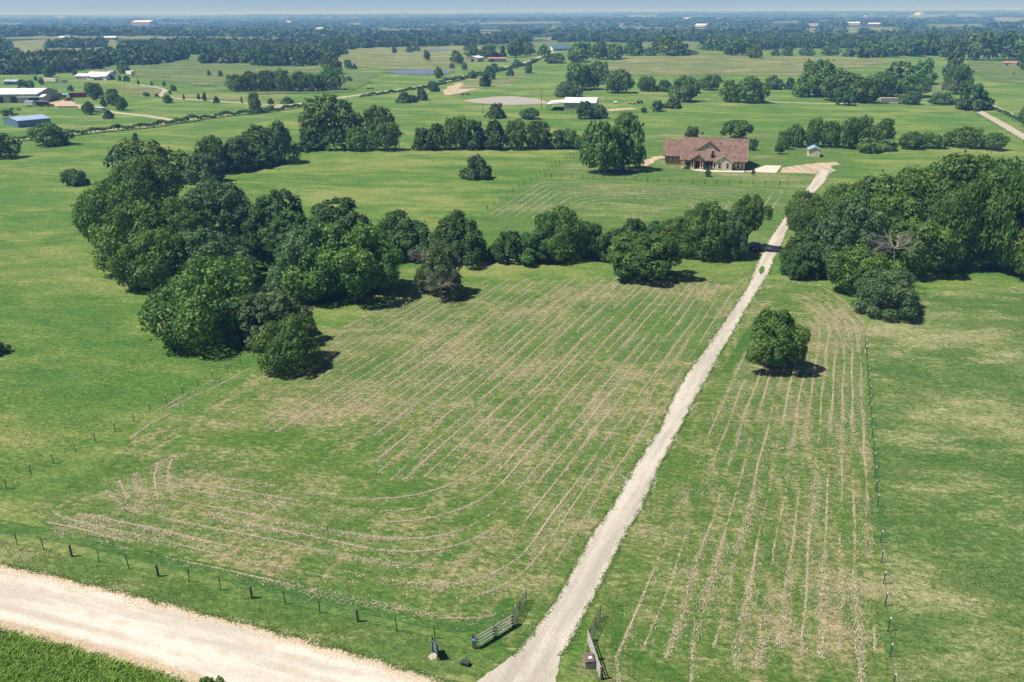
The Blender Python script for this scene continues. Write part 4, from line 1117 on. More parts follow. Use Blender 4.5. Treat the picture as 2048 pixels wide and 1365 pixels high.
# grass creeping over the edges of driveway and road
def edge_tufts(lines, per_m, spread, hgt, wid, seed, label):
    r = np.random.default_rng(seed); out = []
    for ln in lines:
        for a, b in zip(ln, ln[1:]):
            L = (b - a).length; d0 = a.length
            n = int(L * per_m * min(1.0, (85 / max(d0, 40)) ** 1.2))
            t = r.uniform(0, 1, n)[:, None]; u = np.array([(b - a).y, -(b - a).x]) / L
            s_ = t[:, 0] * L
            c = np.array([a.x, a.y]) * (1 - t) + np.array([b.x, b.y]) * t + u * (r.normal(0, spread, n) + 0.12 * np.sin(s_ * 1.9 + a.y))[:, None]
            out.append(c)
    c = np.concatenate(out); m = len(c)
    h = hgt * r.uniform(.5, 1.3, m); an = r.uniform(0, 6.283, m)
    dx = np.stack([np.cos(an), np.sin(an)], 1) * (wid * r.uniform(.5, 1.3, m))[:, None]; ln_ = r.normal(0, 1.3, (m, 2)) * h[:, None]
    V = np.stack([np.c_[c - dx, np.full(m, .03)], np.c_[c + dx, np.full(m, .03)], np.c_[c + ln_, h + .03]], 1).reshape(-1, 3)
    tag(link('edge_grass', np_mesh('edge_grass', V, np.arange(len(V)).reshape(-1, 3)), mat=M_BLADE), label, 'grass', kind='stuff')
edge_tufts([driveL, driveR], 75, 0.13, 0.10, 0.05, 71, 'grass creeping over both edges of the driveway')
edge_tufts([rl, rr], 60, 0.16, 0.12, 0.05, 72, 'grass creeping over the edges of the white road')
def clods(lines, per_m, inward, spread, seed, mat, label):
    r = np.random.default_rng(seed); out = []
    for ln, sg in lines:
        for a, b in zip(ln, ln[1:]):
            L = (b - a).length; n = int(L * per_m * min(1.0, 70 / max(a.length, 40)))
            t = r.uniform(0, 1, n)[:, None]; u = np.array([(b - a).y, -(b - a).x]) / L * sg
            q = np.array([a.x, a.y]) * (1 - t) + np.array([b.x, b.y]) * t + u * (inward + r.normal(0, spread, n) + 0.25 * np.sin(t[:, 0] * L * .8))[:, None]
            out.append(q)
    c = np.concatenate(out); n = len(c); sz = r.uniform(.025, .085, n)[:, None]
    an = r.uniform(0, 6.28, n); e1 = np.stack([np.cos(an), np.sin(an)], 1); e2 = np.stack([-np.sin(an), np.cos(an)], 1)
    z = np.full(n, .02)
    V = np.stack([np.c_[c + e1 * sz, z], np.c_[c - e1 * sz * .6 + e2 * sz * .9, z], np.c_[c - e1 * sz * .6 - e2 * sz * .9, z], np.c_[c, z + sz[:, 0] * .9]], 1).reshape(-1, 3)
    i = np.arange(n)[:, None] * 4
    F = np.concatenate([i + np.array(k) for k in ((0, 1, 3), (1, 2, 3), (2, 0, 3))])
    tag(link('road_clods', np_mesh('road_clods', V, F), mat=mat), label, 'gravel', kind='stuff')
clods([(rl, 1), (rr, -1)], 110, 0.45, 0.30, 73, straw_material('dry_clod', (0.34, 0.26, 0.16), (0.60, 0.50, 0.37)), 'loose brown clods along the edges of the white road')
clods([(driveL, 1), (driveR, -1)], 26, 0.12, 0.16, 74, straw_material('pale_stone', (0.40, 0.35, 0.28), (0.66, 0.61, 0.53)), 'stray pale stones along the driveway edges')
# tall weeds on the near side of the white road
WE = [(-120, 1240), (0, 1272), (101, 1294), (253, 1337), (328, 1363), (420, 1400), (300, 1500), (-300, 1480)]
tufts(WE, 15000, 0.45, 0.09, 67, M_WEED, 4, 0.9, None, name='roadside_weeds', label='tall rank weeds on the near side of the white road')
for l, t, rr_, b in ((396, 1348, 430, 1376), (425, 1352, 456, 1378)):
    tree(l, t, rr_, b, 'scrub', 'leafy weed clump at the near road edge, ' + ('taller' if l < 400 else 'smaller') + ' of the two', k=0.2)

# ------------------------------------------------------------------ fences
def post_mesh(name, mat, r0, h, sides=6, tip=None):
    m = MB(); m.tube((0, 0, -0.1), (0, 0, h), r0, r0 * 0.92, sides)
    return m.mesh(name, mat)
ME_WOOD = post_mesh('wood_post', M_POST, 0.11, 1.35, 8)
_t = MB(); _t.box((0, 0, 0.68), (0.075, 0.03, 1.5)); _t.box((0, 0.025, 0.68), (0.02, 0.05, 1.5)); ME_T = _t.mesh('steel_post', M_TPOST)
_t = MB(); _t.box((0, 0, 1.38), (0.11, 0.07, 0.16)); ME_TIP = _t.mesh('post_tip', M_TIP)
_t = MB(); _t.tube((0, 0, -.1), (0, 0, 1.35), 0.09, 0.08, 6); ME_FARPOST = _t.mesh('fence_post', M_POST)

def fence(label, pts, kinds, wires=(0.35, 0.65, 0.95, 1.25), group='wire fences', wire_r=0.006, tips=False, brace=()):
    base = pts[0].copy(); base.z = float(terrain(base.x, base.y))
    root = thing('wire_fence', label, 'fence', base, 0, group)
    zs = [float(terrain(p.x, p.y)) for p in pts]
    for i, (p, k, z) in enumerate(zip(pts, kinds, zs)):
        me = {'w': ME_WOOD, 't': ME_T, 'f': ME_FARPOST}[k]
        o = link('wood_post' if k == 'w' else 'steel_post' if k == 't' else 'fence_post', me, root, (p.x - base.x, p.y - base.y, z - base.z))
        o.rotation_euler = (random.gauss(0, 0.035), random.gauss(0, 0.035), random.uniform(0, 3))
        if k == 't' and tips: link('post_tip', ME_TIP, o)
    for hz in wires:
        m = MB()
        for a, b, za, zb in zip(pts, pts[1:], zs, zs[1:]):
            m.tube((a.x - base.x, a.y - base.y, za - base.z + hz), (b.x - base.x, b.y - base.y, zb - base.z + hz), wire_r, None, 3, False)
        m.build('wire', M_WIRE, root)
    for i, j, hz in brace:
        a, b = pts[i] - base, pts[j] - base
        MB().tube((a.x, a.y, hz), (b.x, b.y, hz), 0.055, None, 6).build('brace_rail', M_POST, root)
    return root

def along(px, spacing=None, n=None):
    P = poly_px(px); L = [0]
    for a, b in zip(P, P[1:]): L.append(L[-1] + (b - a).length)
    n = n or int(L[-1] / spacing) + 1
    t = np.linspace(0, L[-1], n)
    return [Vector((float(np.interp(s, L, [p.x for p in P])), float(np.interp(s, L, [p.y for p in P])), 0)) for s in t]

front = [(-20, 1080), (35, 1091), (88, 1101), (144, 1113.5), (199, 1125), (258, 1137.5), (317, 1153), (379, 1165), (441.5, 1180.5), (503.7, 1197), (571, 1209), (640, 1227), (716, 1244), (794, 1263), (870, 1278)]
fence('wire fence of wood and steel posts along the white road', poly_px(front) + [at(946, 1296)], 'tttwttwttwttwtt' + 't', brace=())
west = [(-34, 1004), (14, 979), (62.5, 951), (108, 927.5), (152, 906), (192, 885), (231, 864), (269, 844), (301, 824), (334, 810), (366, 791), (397.5, 775), (426, 759.5), (456, 746), (482.5, 729), (508, 715)]
fence('steel post wire fence from the wood tip across the western field edge', poly_px(west), 't' * 16, tips=True)
tops = [(1732, 668)] + [(1536 + a / 4, 680 + b / 4) for a, b in ((785, 5), (795, 55), (800, 105), (805, 170), (810, 232), (815, 300), (820, 368), (825, 450), (832, 522), (840, 612), (846, 700), (855, 800), (863, 905), (870, 1015), (880, 1130), (890, 1245))] + [(1536 + a / 3.957, 1020 + b / 3.957) for a, b in ((905, 170), (915, 325), (933, 490), (948, 662), (968, 860), (985, 1065), (1007, 1300))]
east = [at(u, v, 1.38) for u, v in tops]
for p in east: p.z = 0
e2 = east[-1] + (east[-1] - east[-2]); east.append(e2)
fence('straight steel post wire fence with white tips beside the eastern pasture', east, 't' * len(east), tips=True, wire_r=0.009)
hf = [(1024 + a / 4, 340 + b / 4) for a, b in ((265, 60), (317, 62), (398, 66), (478, 68), (567, 70), (650, 72), (730, 74), (815, 77), (905, 80), (990, 85), (1080, 93), (1168, 97), (1260, 103), (1352, 107), (1443, 110), (1540, 113), (1635, 113), (1728, 117), (1825, 118), (1925, 120), (2027, 122))] + [(1558.5, 370.5), (1575, 370.7)]
fence('dark post fence across the lawn in front of the house', poly_px(hf), 'w' * len(hf), wires=(0.4, 0.8, 1.2), brace=((21, 22, 1.0), (0, 1, 1.0)))
fence('short post fence from the lawn corner down to the lower hedgerow', along([(1073, 356), (1046, 372), (1010, 396), (975, 420)], n=9), 'f' * 9, wires=(0.5, 1.0))
fence('post fence from the lawn corner up to the pasture hedgerow', along([(1080, 350), (1110, 332), (1135, 318), (1160, 304)], n=12), 'f' * 12, wires=(0.5, 1.0))
for lab, px, n in [
    ('fence above the hedge by the farm lane of the western farm', [(60, 268), (140, 262), (230, 258), (330, 250), (430, 236)], 34),
    ('fence along the far side of the farm lane', [(235, 218), (290, 228), (360, 240), (430, 226), (497, 215)], 30),
    ('fence round the paddock below the winding lane', [(175, 190), (250, 192), (320, 196)], 14),
    ('dark fence line across the olive meadow', [(270, 144), (330, 148), (400, 152), (445, 156)], 16),
    ('short dark fence near the meadow wood', [(383, 178), (410, 174), (456, 168)], 9),
    ('fence behind the barn toward the yellow implement', [(1200, 206), (1260, 204), (1330, 205), (1420, 206), (1530, 203)], 36),
    ('pipe fence in front of the barn paddock', [(1100, 229), (1150, 228), (1220, 227), (1290, 227), (1350, 222)], 24),
    ('fence beside the pale field lane on the eastern side', [(1940, 222), (1980, 246), (2010, 264), (2060, 294)], 24),
    ('fence between the field lane and grass track', [(1960, 208), (2000, 226), (2050, 254)], 16),
    ('fence behind the house running to the tree row', [(1300, 294), (1400, 290), (1520, 294), (1560, 296)], 16),
    ('fence under the trees behind the shed', [(1566, 301), (1640, 300), (1700, 300)], 12),
    ('fence below the blue pond meadow', [(690, 166), (760, 164), (850, 162)], 14),
    ('fence along the crest of the pale hill', [(1400, 110), (1500, 111), (1620, 112), (1700, 114)], 18),
]:
    P = along(px, n=n)
    fence(lab, P, 'f' * n, wires=(0.5, 1.1), wire_r=0.012)

# ------------------------------------------------------------------ entrance: rail wings, gates, box, signs
def rail_wing(label, a, b, n_post, group='pipe rail wings of the entrance'):
    d = b - a; L = d.length
    root = thing('rail_fence', label, 'fence', a, math.atan2(d.y, d.x), group)
    for i in range(n_post):
        MB().tube((L * i / (n_post - 1), 0, -.1), (L * i / (n_post - 1), 0, 1.36), 0.10, 0.095, 8).build('post', M_POST, root)
    for hz in (0.22, 0.56, 0.90, 1.24):
        m = MB(); m.tube((0.0, -0.10, hz), (L, -0.10, hz), 0.05, None, 6); m.build('rail', M_RAIL, root)
    return root
def gate_panel(label, a, b):
    d = b - a; L = d.length
    root = thing('pipe_gate', label, 'gate', a, math.atan2(d.y, d.x), 'open driveway gates')
    m = MB(); m.tube((0.05, 0, 0.15), (L, 0, 0.15), 0.03, None, 6); m.tube((0.05, 0, 1.3), (L, 0, 1.3), 0.03, None, 6)
    m.tube((0.05, 0, 0.12), (0.05, 0, 1.33), 0.03, None, 6); m.tube((L, 0, 0.12), (L, 0, 1.33), 0.03, None, 6); m.build('gate_frame', M_STEEL, root)
    for hz in (0.36, 0.57, 0.78, 1.0): MB().tube((0.05, 0, hz), (L, 0, hz), 0.022, None, 5).build('rail', M_STEEL, root)
    MB().box((L / 2, 0, 0.73), (0.09, 0.05, 1.2)).build('stile', M_STEEL, root)
    return root
E_ = lambda x, y: at(900 + x / 5.85, 1150 + y / 5.85)
rail_wing('weathered rail fence wing beside the yard sign', E_(290, 862), E_(725, 600), 3)
gate_panel('open pipe gate swung inward on the yard sign side of the driveway', E_(735, 590), E_(893, 308))
ra, rb = E_(1622, 786), E_(1770, 1225)
rail_wing('weathered rail fence wing beside the brown lidded box', ra, rb, 3)
gate_panel('open pipe gate swung inward on the brown lidded box side', E_(1630, 770), E_(1757, 502))
# blue address plate on the corner post
p = E_(290, 862)
s = thing('address_plate', 'small blue address plate on the rail fence corner post', 'sign', (p.x - 0.05, p.y - 0.19, 0.98), R_(-14))
MB().box((0, 0, 0.1), (0.34, 0.03, 0.26)).build('plate', M_BLUESIGN, s)
m = MB()
for i, (x, w_) in enumerate(((-0.09, .05), (-0.02, .03), (0.06, .06))): m.box((x, -0.018, 0.10), (w_, 0.006, 0.12))
m.build('number', M_WHITE, s)
# tall dark yard sign
p = at(871, 1313)
s = thing('yard_sign', 'tall dark blue yard sign with pale lines of writing by the road', 'sign', p, R_(-62))
MB().box((0, 0, 0.98), (1.05, 0.05, 1.22)).build('panel', M_SIGNNAVY, s, bevel=0.01)
for x in (-.56, .56): MB().box((x, 0, 0.80), (0.07, 0.07, 1.75)).build('post', M_SIGNNAVY, s)
m = MB()
for z, wd in ((1.42, 0.62), (1.24, 0.8), (1.02, 0.5), (0.82, 0.72), (0.62, 0.44)):
    n = int(wd / 0.11)
    for i in range(n): m.box((-wd / 2 + (i + .5) * wd / n, -0.029, z), (wd / n * 0.7, 0.006, 0.07))
m.build('lettering', plain('pale_blue_lettering', (0.35, 0.45, 0.60)), s)
sheet('bare_patch', [at(856, 1315), at(862, 1307), at(871, 1307), at(872, 1318), at(862, 1321)], M_CALICHE, 0.02, 0.08, 0.3, 44)
# low dark box in the grass
p = at(931, 1330)
s = thing('dark_box', 'small black box lying tilted in the grass near the entrance', 'box', p, R_(-20))
MB().box((0, 0, 0.17), (0.72, 0.38, 0.30), 0, R_(10)).build('case', M_BLACK, s, bevel=0.03)
m = MB(); m.box((0.0, -0.01, 0.335), (0.70, 0.36, 0.03), 0, R_(10)); m.build('lid', plain('worn_black_lid', (0.05, 0.052, 0.06), 0.3, 0.5), s)
# storage box
p = at(1178, 1331)
s = thing('storage_box', 'grey plastic storage box with domed brown lid beside the rails', 'box', p, R_(6))
m = MB(); m.prism([(-.40, 0), (.40, 0), (.43, .62), (-.43, .62)], 'y', -.42, .42); m.build('bin', M_BINGREY, s, bevel=0.03)
m = MB(); m.prism([(-.46, .62), (.46, .62), (.46, .70), (.34, .84), (-.34, .84), (-.46, .70)], 'y', -.46, .46); m.build('lid', M_BINLID, s, bevel=0.05)
m = MB(); m.box((0, -.475, .64), (.2, .03, .08)); m.build('latch', M_BLACK, s)
m = MB(); m.box((0.05, -0.05, .846), (.30, .22, .012), 0.3); m.build('label_plate', M_WHITE, s)

# ------------------------------------------------------------------ house
def gable_roof(m, x0, x1, y0, y1, ze, zr, th=0.18, axis='x'):
    """two-slope roof, ridge along the axis"""
    a, b = (y0, y1) if axis == 'x' else (x0, x1)
    mid = (a + b) / 2
    poly = [(a, ze), (mid, zr), (b, ze), (b, ze - th), (mid, zr - th), (a, ze - th)]
    m.prism(poly, 'x' if axis == 'x' else 'y', *((x0, x1) if axis == 'x' else (y0, y1)))
    return m

def window(parent, x, y, z, w, h, face='front', shutters=None, mull=True, frame=None):
    """window set in a wall whose outer face is at y (front) or x (side)"""
    def B(m, c, d):
        if face == 'front': m.box(c, d)
        else: m.box((c[1] * -1 + x + y if False else c[0], c[1], c[2]), d)
        return m
    side = face != 'front'
    T = (lambda a, o, c: (x + a, y - o, z + c)) if not side else (lambda a, o, c: (x + o, y + a, z + c))
    D = (lambda a, o, c: (a, o, c)) if not side else (lambda a, o, c: (o, a, c))
    o = MB().box(T(0, 0.012, 0), D(w, 0.05, h)).build('window', M_GLASS, parent)
    m = MB()
    for a, c, dw, dh in ((-w / 2, 0, 0.07, h + .07), (w / 2, 0, 0.07, h + .07), (0, h / 2, w + .07, 0.07), (0, -h / 2, w + .07, 0.07)): m.box(T(a, 0.035, c), D(dw, 0.06, dh))
    if mull: m.box(T(0, 0.040, 0), D(w, 0.05, 0.09))
    m.build('frame', frame or M_WHITE, o)
    if shutters:
        for sgn in (-1, 1): MB().box(T(sgn * (w / 2 + .24), 0.03, 0), D(0.36, 0.06, h + .05)).build('shutter', shutters, parent)
    return o

HO = Vector((76.2, 261.9, 0))
house = thing('ranch_house', 'ranch house with brown red roof, stone gable and timber porch', 'house', HO, R_(-15))
def hpart(name, mat, fn, parent=None, bevel=0): m = MB(); fn(m); return m.build(name, mat, parent or house, bevel=bevel)
ZR, YR, ZE, YE = 8.9, 8.8, 2.85, -0.85      # main roof ridge and front eave
slope = (ZR - ZE) / (YR - YE)
def zroof(y): return ZE + slope * (y - YE)
# walls
hpart('wall', M_SIDING, lambda m: m.prism([(0, -.1), (0, 3.1), (YR, ZR - .35), (17.0, 3.1), (17.0, -.1)], 'x', -3.9, -0.02))
hpart('wall', M_SIDING, lambda m: m.prism([(2.6, -.1), (2.6, 4.6), (YR, ZR - .35), (17.0, 3.1), (17.0, -.1)], 'x', -20.4, -3.91))
hpart('wall', M_SIDING, lambda m: m.span((-26.2, 6.0, -.1), (-20.41, 16.5, 3.1)))
hpart('stone_base', M_STONE, lambda m: m.span((-26.26, 5.94, -.1), (-20.6, 6.2, 0.55)))
hpart('stone_corner', M_CREAM, lambda m: m.box((-.15, 0.1, 1.3), (0.45, 0.45, 2.8)))
# roofs
main = hpart('roof', M_SHINGLE, lambda m: m.prism([(YE, ZE), (YR, ZR), (2 * YR - YE, ZE), (2 * YR - YE, ZE - .2), (YR, ZR - .2), (YE, ZE - .2)], 'x', -20.9, 0.65))
hpart('ridge_cap', M_SHINGLE, lambda m: m.prism([(YR - .25, ZR - .10), (YR, ZR + .06), (YR + .25, ZR - .10)], 'x', -20.88, 0.63), main)
wing = hpart('roof', M_SHINGLE, lambda m: m.prism([(5.2, 2.95), (11.4, 7.6), (17.4, 2.95), (17.4, 2.75), (11.4, 7.4), (5.2, 2.75)], 'x', -27.0, -20.2))
hpart('fascia', M_DARKTRIM, lambda m: (m.box((-10.1, YE - .03, ZE - .12), (21.5, .05, .24)), m.box((-23.6, 5.15, 2.83), (6.8, .05, .24))), main)
def rake(m, x):
    for s in (-1, 1):
        L = math.hypot(YR - YE, ZR - ZE); c = (x, YR + s * (YR - YE) / 2, (ZR + ZE) / 2 - .12)
        m.box(c, (.07, L, .30), 0, -s * math.atan2(ZR - ZE, YR - YE))
hpart('rake_board', M_TRIM, lambda m: rake(m, 0.70), main)
# big cross gable over the porch
gx, gw, gy = -11.9, 3.9, 3.4
gz0 = zroof(gy); gz1 = gz0 + 2.75
hpart('gable_wall', M_CREAM, lambda m: m.prism([(gx - gw + .5, gz0 - .6), (gx + gw - .5, gz0 - .6), (gx + gw - .5, gz0 + .1), (gx, gz1 - .32), (gx - gw + .5, gz0 + .1)], 'y', gy, gy + .4))
yb = YE + (gz1 - ZE) / slope
def gable_planes(m, cx, half, y0, y1, z0, z1, th=.16):
    m.prism([(cx - half, z0), (cx, z1), (cx + half, z0), (cx + half, z0 - th), (cx, z1 - th), (cx - half, z0 - th)], 'y', y0, y1)
hpart('gable_roof', M_SHINGLE, lambda m: gable_planes(m, gx, gw, gy - .25, yb + .3, gz0 + .02, gz1))
hpart('gable_trim', M_DARKTRIM, lambda m: gable_planes(m, gx, gw + .05, gy - .32, gy - .26, gz0 + .03, gz1 + .04, .32))
for dx in (-.48, .48): window(house, gx + dx, gy, gz0 + .95, .62, .55, mull=False)
# porch roof panel between the gables is part of the main slope; entry gable
ex_, ew, ey_ = -15.1, 2.75, -1.9
hpart('porch_roof', M_SHINGLE, lambda m: gable_planes(m, ex_, ew, ey_ - .35, YE + 3.4, 2.80, 4.75))
hpart('porch_gable', M_TRIM, lambda m: m.prism([(ex_ - ew + .45, 2.80), (ex_ + ew - .45, 2.80), (ex_, 4.45)], 'y', ey_ - .1, ey_ + .1))
def braces(m):
    m.box((ex_, ey_ - .14, 3.45), (.14, .06, 1.25))
    m.box((ex_ - .5, ey_ - .14, 3.35), (.12, .06, 1.2), 0, 0); m.box((ex_ + .5, ey_ - .14, 3.35), (.12, .06, 1.2), 0, 0)
    m.box((ex_, ey_ - .14, 2.86), (ew * 1.8, .08, .2))
hpart('timber_brace', M_DARKTRIM, braces)
for x in (-20.2, -19.3, -16.9, -16.2, -14.0, -13.3, -9.9):
    yy = -.75 if x in (-20.2, -19.3, -9.9) else ey_ + .05
    o = hpart('porch_post', M_TRIM, lambda m: m.box((x, yy, 1.55), (.30, .30, 2.5)))
    hpart('stone_pier', M_STONE, lambda m: m.box((x, yy, .42), (.55, .55, .95)), o)
hpart('porch_floor', M_CONCRETE, lambda m: m.span((-20.4, -1.2, -.05), (-9.45, 2.6, .16)))
hpart('porch_step', M_CONCRETE, lambda m: m.span((-17.2, -2.6, -.05), (-13.0, -1.2, .14)))
hpart('porch_beam', M_DARKTRIM, lambda m: m.span((-20.4, -.9, 2.50), (-9.4, -.6, 2.64)))
door = hpart('door', M_DARKTRIM, lambda m: m.box((-15.1, 2.57, 1.25), (1.1, .08, 2.2)))
hpart('door_glass', M_GLASS, lambda m: m.box((-15.1, 2.52, 1.4), (.55, .04, 1.4)), door)
hpart('door_handle', M_HUB, lambda m: m.box((-14.7, 2.50, 1.1), (.06, .08, .2)), door)
for x in (-18.4, -11.6): window(house, x, 2.6, 1.5, 1.7, 1.5)
for x, c in ((-12.7, M_WHITE), (-11.0, M_WHITE)):
    ch = thing('porch_chair', 'white chair on the house porch, ' + ('nearer the door' if x < -12 else 'nearer the stone gable'), 'chair', HO + Matrix.Rotation(R_(-15), 3, 'Z') @ Vector((x, 0.3, .16)), R_(-15), 'white porch chairs')
    MB().box((0, 0, .4), (.62, .6, .08)).build('seat', c, ch); MB().box((0, .3, .75), (.62, .08, .75)).build('backrest', c, ch)
    for lx in (-.27, .27):
        for ly in (-.26, .26): MB().box((lx, ly, .18), (.07, .07, .37)).build('leg', c, ch)
# stone front gable
hpart('stone_gable', M_STONE, lambda m: m.prism([(-9.35, -.1), (-3.95, -.1), (-3.95, 2.75), (-6.65, 4.55), (-9.35, 2.75)], 'y', -1.35, 2.7))
hpart('gable_roof', M_SHINGLE, lambda m: gable_planes(m, -6.65, 3.2, -1.6, 3.6, 2.62, 4.85))
hpart('gable_trim', M_CREAM, lambda m: gable_planes(m, -6.65, 3.23, -1.67, -1.61, 2.63, 4.88, .26))
for x in (-7.9, -5.4): window(house, x, -1.35, 1.45, .95, 1.75)
window(house, -2.0, 0.0, 1.45, .95, 1.6, shutters=M_CREAM)
window(house, -23.6, 6.0, 1.75, .85, 1.3, shutters=M_CREAM)
window(house, -0.02, 4.5, 1.6, .9, 1.3, face='side'); window(house, -0.02, 12.2, 1.6, .9, 1.3, face='side')
hpart('side_canopy', M_SHINGLE, lambda m: m.prism([(-0.02, 2.9), (1.1, 2.35), (1.1, 2.25), (-0.02, 2.8)], 'y', 1.6, 4.0) if False else m.prism([(0.0, 2.95), (1.15, 2.4), (1.15, 2.28), (0.0, 2.83)], 'y', 6.5, 9.5))
ch = hpart('chimney', M_STONE, lambda m: m.box((-14.6, YR + .9, ZR + .2), (.95, .95, 2.2)))
hpart('chimney_cap', M_DARKROOF, lambda m: (m.box((-14.6, YR + .9, ZR + 1.36), (1.1, 1.1, .12)), m.tube((-14.6, YR + .9, ZR + 1.4), (-14.6, YR + .9, ZR + 1.9), .22, .16, 8)), ch)
for i, (x, y) in enumerate(((-18.5, .9), (-8.2, 6.2), (-3.5, 5.2))):
    hpart('roof_vent', M_DARKROOF, lambda m: m.tube((x, y, zroof(y) - .1), (x, y, zroof(y) + .55), .11, .11, 7), main)
# flower beds by the porch
for i, (x, y, w_) in enumerate(((-18.4, -1.6, 1.5), (-12.0, -1.3, 1.2), (-10.4, -1.5, .9), (-1.0, -.7, .6), (-3.2, -.7, .6))):
    pw = HO + Matrix.Rotation(R_(-15), 3, 'Z') @ Vector((x, y, 0))
    root = thing('flower_bush', f'low bush in the house flower bed, {ORD[i]} from the porch entry side', 'bush', pw, i, 'flower bed bushes')
    root.scale = (w_, w_ * .6, .9); cm, tm = TREE['bush', 'mid'][i % 2]; link('foliage', cm, root); link('stem', tm, root)

# ------------------------------------------------------------------ simple farm buildings
def building(name, label, cat, a, b, depth, wall_h, rise, wall, roof, ridge='x', doors=(), wins=(), over=0.35, group=None, leanto=None, posts=False, trim=None):
    """a, b: front ground corners (points); ridge 'x' runs along the front, 'y' runs back"""
    d = b - a; L = d.length; z = min(float(terrain(a.x, a.y)), float(terrain(b.x, b.y)))
    root = thing(name, label, cat, (a.x, a.y, z), math.atan2(d.y, d.x), group)
    m = MB()
    if ridge == 'x': m.prism([(0, -.3), (0, wall_h), (depth / 2, wall_h + rise), (depth, wall_h), (depth, -.3)], 'x', 0, L)
    else: m.prism([(0, -.3), (L, -.3), (L, wall_h), (L / 2, wall_h + rise), (0, wall_h)], 'y', 0, depth)
    m.build('wall', wall, root)
    m = MB(); k = rise / ((depth if ridge == 'x' else L) / 2); th = .16
    if ridge == 'x': m.prism([(-over, wall_h - over * k + .12), (depth / 2, wall_h + rise + .12), (depth + over, wall_h - over * k + .12), (depth + over, wall_h - over * k + .12 - th), (depth / 2, wall_h + rise + .12 - th), (-over, wall_h - over * k + .12 - th)], 'x', -over, L + over)
    else: m.prism([(-over, wall_h - over * k + .12), (L / 2, wall_h + rise + .12), (L + over, wall_h - over * k + .12), (L + over, wall_h - over * k + .12 - th), (L / 2, wall_h + rise + .12 - th), (-over, wall_h - over * k + .12 - th)], 'y', -over, depth + over)
    ro = m.build('roof', roof, root)
    for x, w_, h_ in doors: MB().box((x, -.02, h_ / 2), (w_, .08, h_)).build('door', trim or M_DARKTRIM, root)
    for x, z_, w_, h_ in wins:
        o = MB().box((x, -.015, z_), (w_, .06, h_)).build('window', M_GLASS, root)
        MB().box((x, -.05, z_ + h_ / 2 + .06), (w_ + .2, .06, .1)).box((x, -.05, z_ - h_ / 2 - .06), (w_ + .2, .06, .1)).build('frame', M_WHITE, o)
    if leanto:
        x0, x1, ld, lh = leanto
        MB().prism([(-ld, lh), (0.1, wall_h - .05), (0.1, wall_h - .2), (-ld, lh - .15)], 'x', x0, x1).build('lean_to_roof', roof, root)
        for x in np.linspace(x0 + .2, x1 - .2, 5): MB().box((x, -ld + .2, lh / 2 - .1), (.18, .18, lh)).build('lean_to_post', M_STEEL, root)
    return root

# garden shed
a, b = at(1616.4, 313.8), at(1639.5, 314.6)
sh = building('garden_shed', 'cream garden shed with pale blue metal roof behind the house', 'shed', a, b, 5.0, 2.45, 0.95, M_CREAM, M_BLUEROOF, 'y', doors=(), over=.3)
MB().box((3.2, -.03, 1.0), (1.0, .08, 2.0)).build('door', M_CREAM, sh); MB().box((2.66, -.06, 1.0), (.06, .06, 2.0)).build('door_frame', M_DARKTRIM, sh)
# big barn with white roof
a, b = at(1128, 222), at(1190, 223)
bn = building('metal_barn', 'white roofed metal barn with open lean-to by the muddy pond', 'barn', a, b, 20, 4.2, 1.7, M_TANMETAL, M_WHITEMETAL, 'x', doors=((14, 1.2, 2.2),), wins=((4.2, 1.9, .9, .9),), over=.5)
MB().prism([(0, 4.15), (0, 4.0), (-9.5, 3.2), (-9.5, 3.35)], 'y', -.4, 18).build('side_roof', M_WHITEMETAL, bn)
for y in (0, 4.5, 9, 13.5, 17.6): MB().box((-9.2, y, 1.55), (.2, .2, 3.4)).build('side_post', M_STEEL, bn)
MB().box((5, -.55, 4.12), (24.5, .06, .24)).build('blue_fascia', M_BLUEMETAL, bn)
# western farm
a, b = at(-40, 207), at(76, 206)
sp = building('workshop', 'large workshop with broad white metal roof at the western farm', 'workshop', a, b, 26, 5.0, 2.2, M_TANMETAL, M_WHITEMETAL, 'x', doors=((20, 4, 3.6), (12, 4, 3.6)), over=.6)
lt = building('open_shed', 'open fronted white roofed shed in front of the workshop', 'shed', at(38, 206.5), at(88, 206), 9, 3.4, 0.9, M_GREYMETAL, M_WHITEMETAL, 'x', doors=((9, 6, 2.8),), over=.5, trim=M_BLACK)  # black door panel paints in the shaded inside of the open front
bl = building('blue_shed', 'blue metal shed with pale roof near the farm road', 'shed', at(8, 249), at(38, 256), 14, 3.0, 1.0, M_BLUEMETAL, M_BLUEROOF, 'y', over=.25)
MB().prism([(7.2, 0), (7.2, 3.0), (15.5, 2.3), (15.5, 0)], 'y', 1, 13).build('side_bay', M_BLUEMETAL, bl)
def container(label, a, b, open_end=False):
    d = b - a; L = d.length
    root = thing('shipping_container', label, 'container', a, math.atan2(d.y, d.x), 'red shipping containers')
    MB().span((0, 0, .15), (L, 2.6, 2.9)).build('body', M_REDMETAL, root, bevel=.04)
    for x in (.06, L - .06): MB().box((x, -.04, 1.5), (.16, .1, 2.8)).build('corner_post', M_REDMETAL, root)
    m = MB()
    for i in range(int(L / .8)): m.box((.5 + i * .8, -.02, 1.5), (.35, .06, 2.4))
    m.build('corrugation', M_REDMETAL, root)
    for y in (.7, 1.9): MB().box((L + .03, y, 1.5), (.05, 1.15, 2.5)).build('door', M_REDMETAL, root)
container('red shipping container against the workshop wall', at(90, 196), at(128, 196))
container('red shipping container standing apart beside the dark farm vehicle', at(140, 196), at(173, 195))
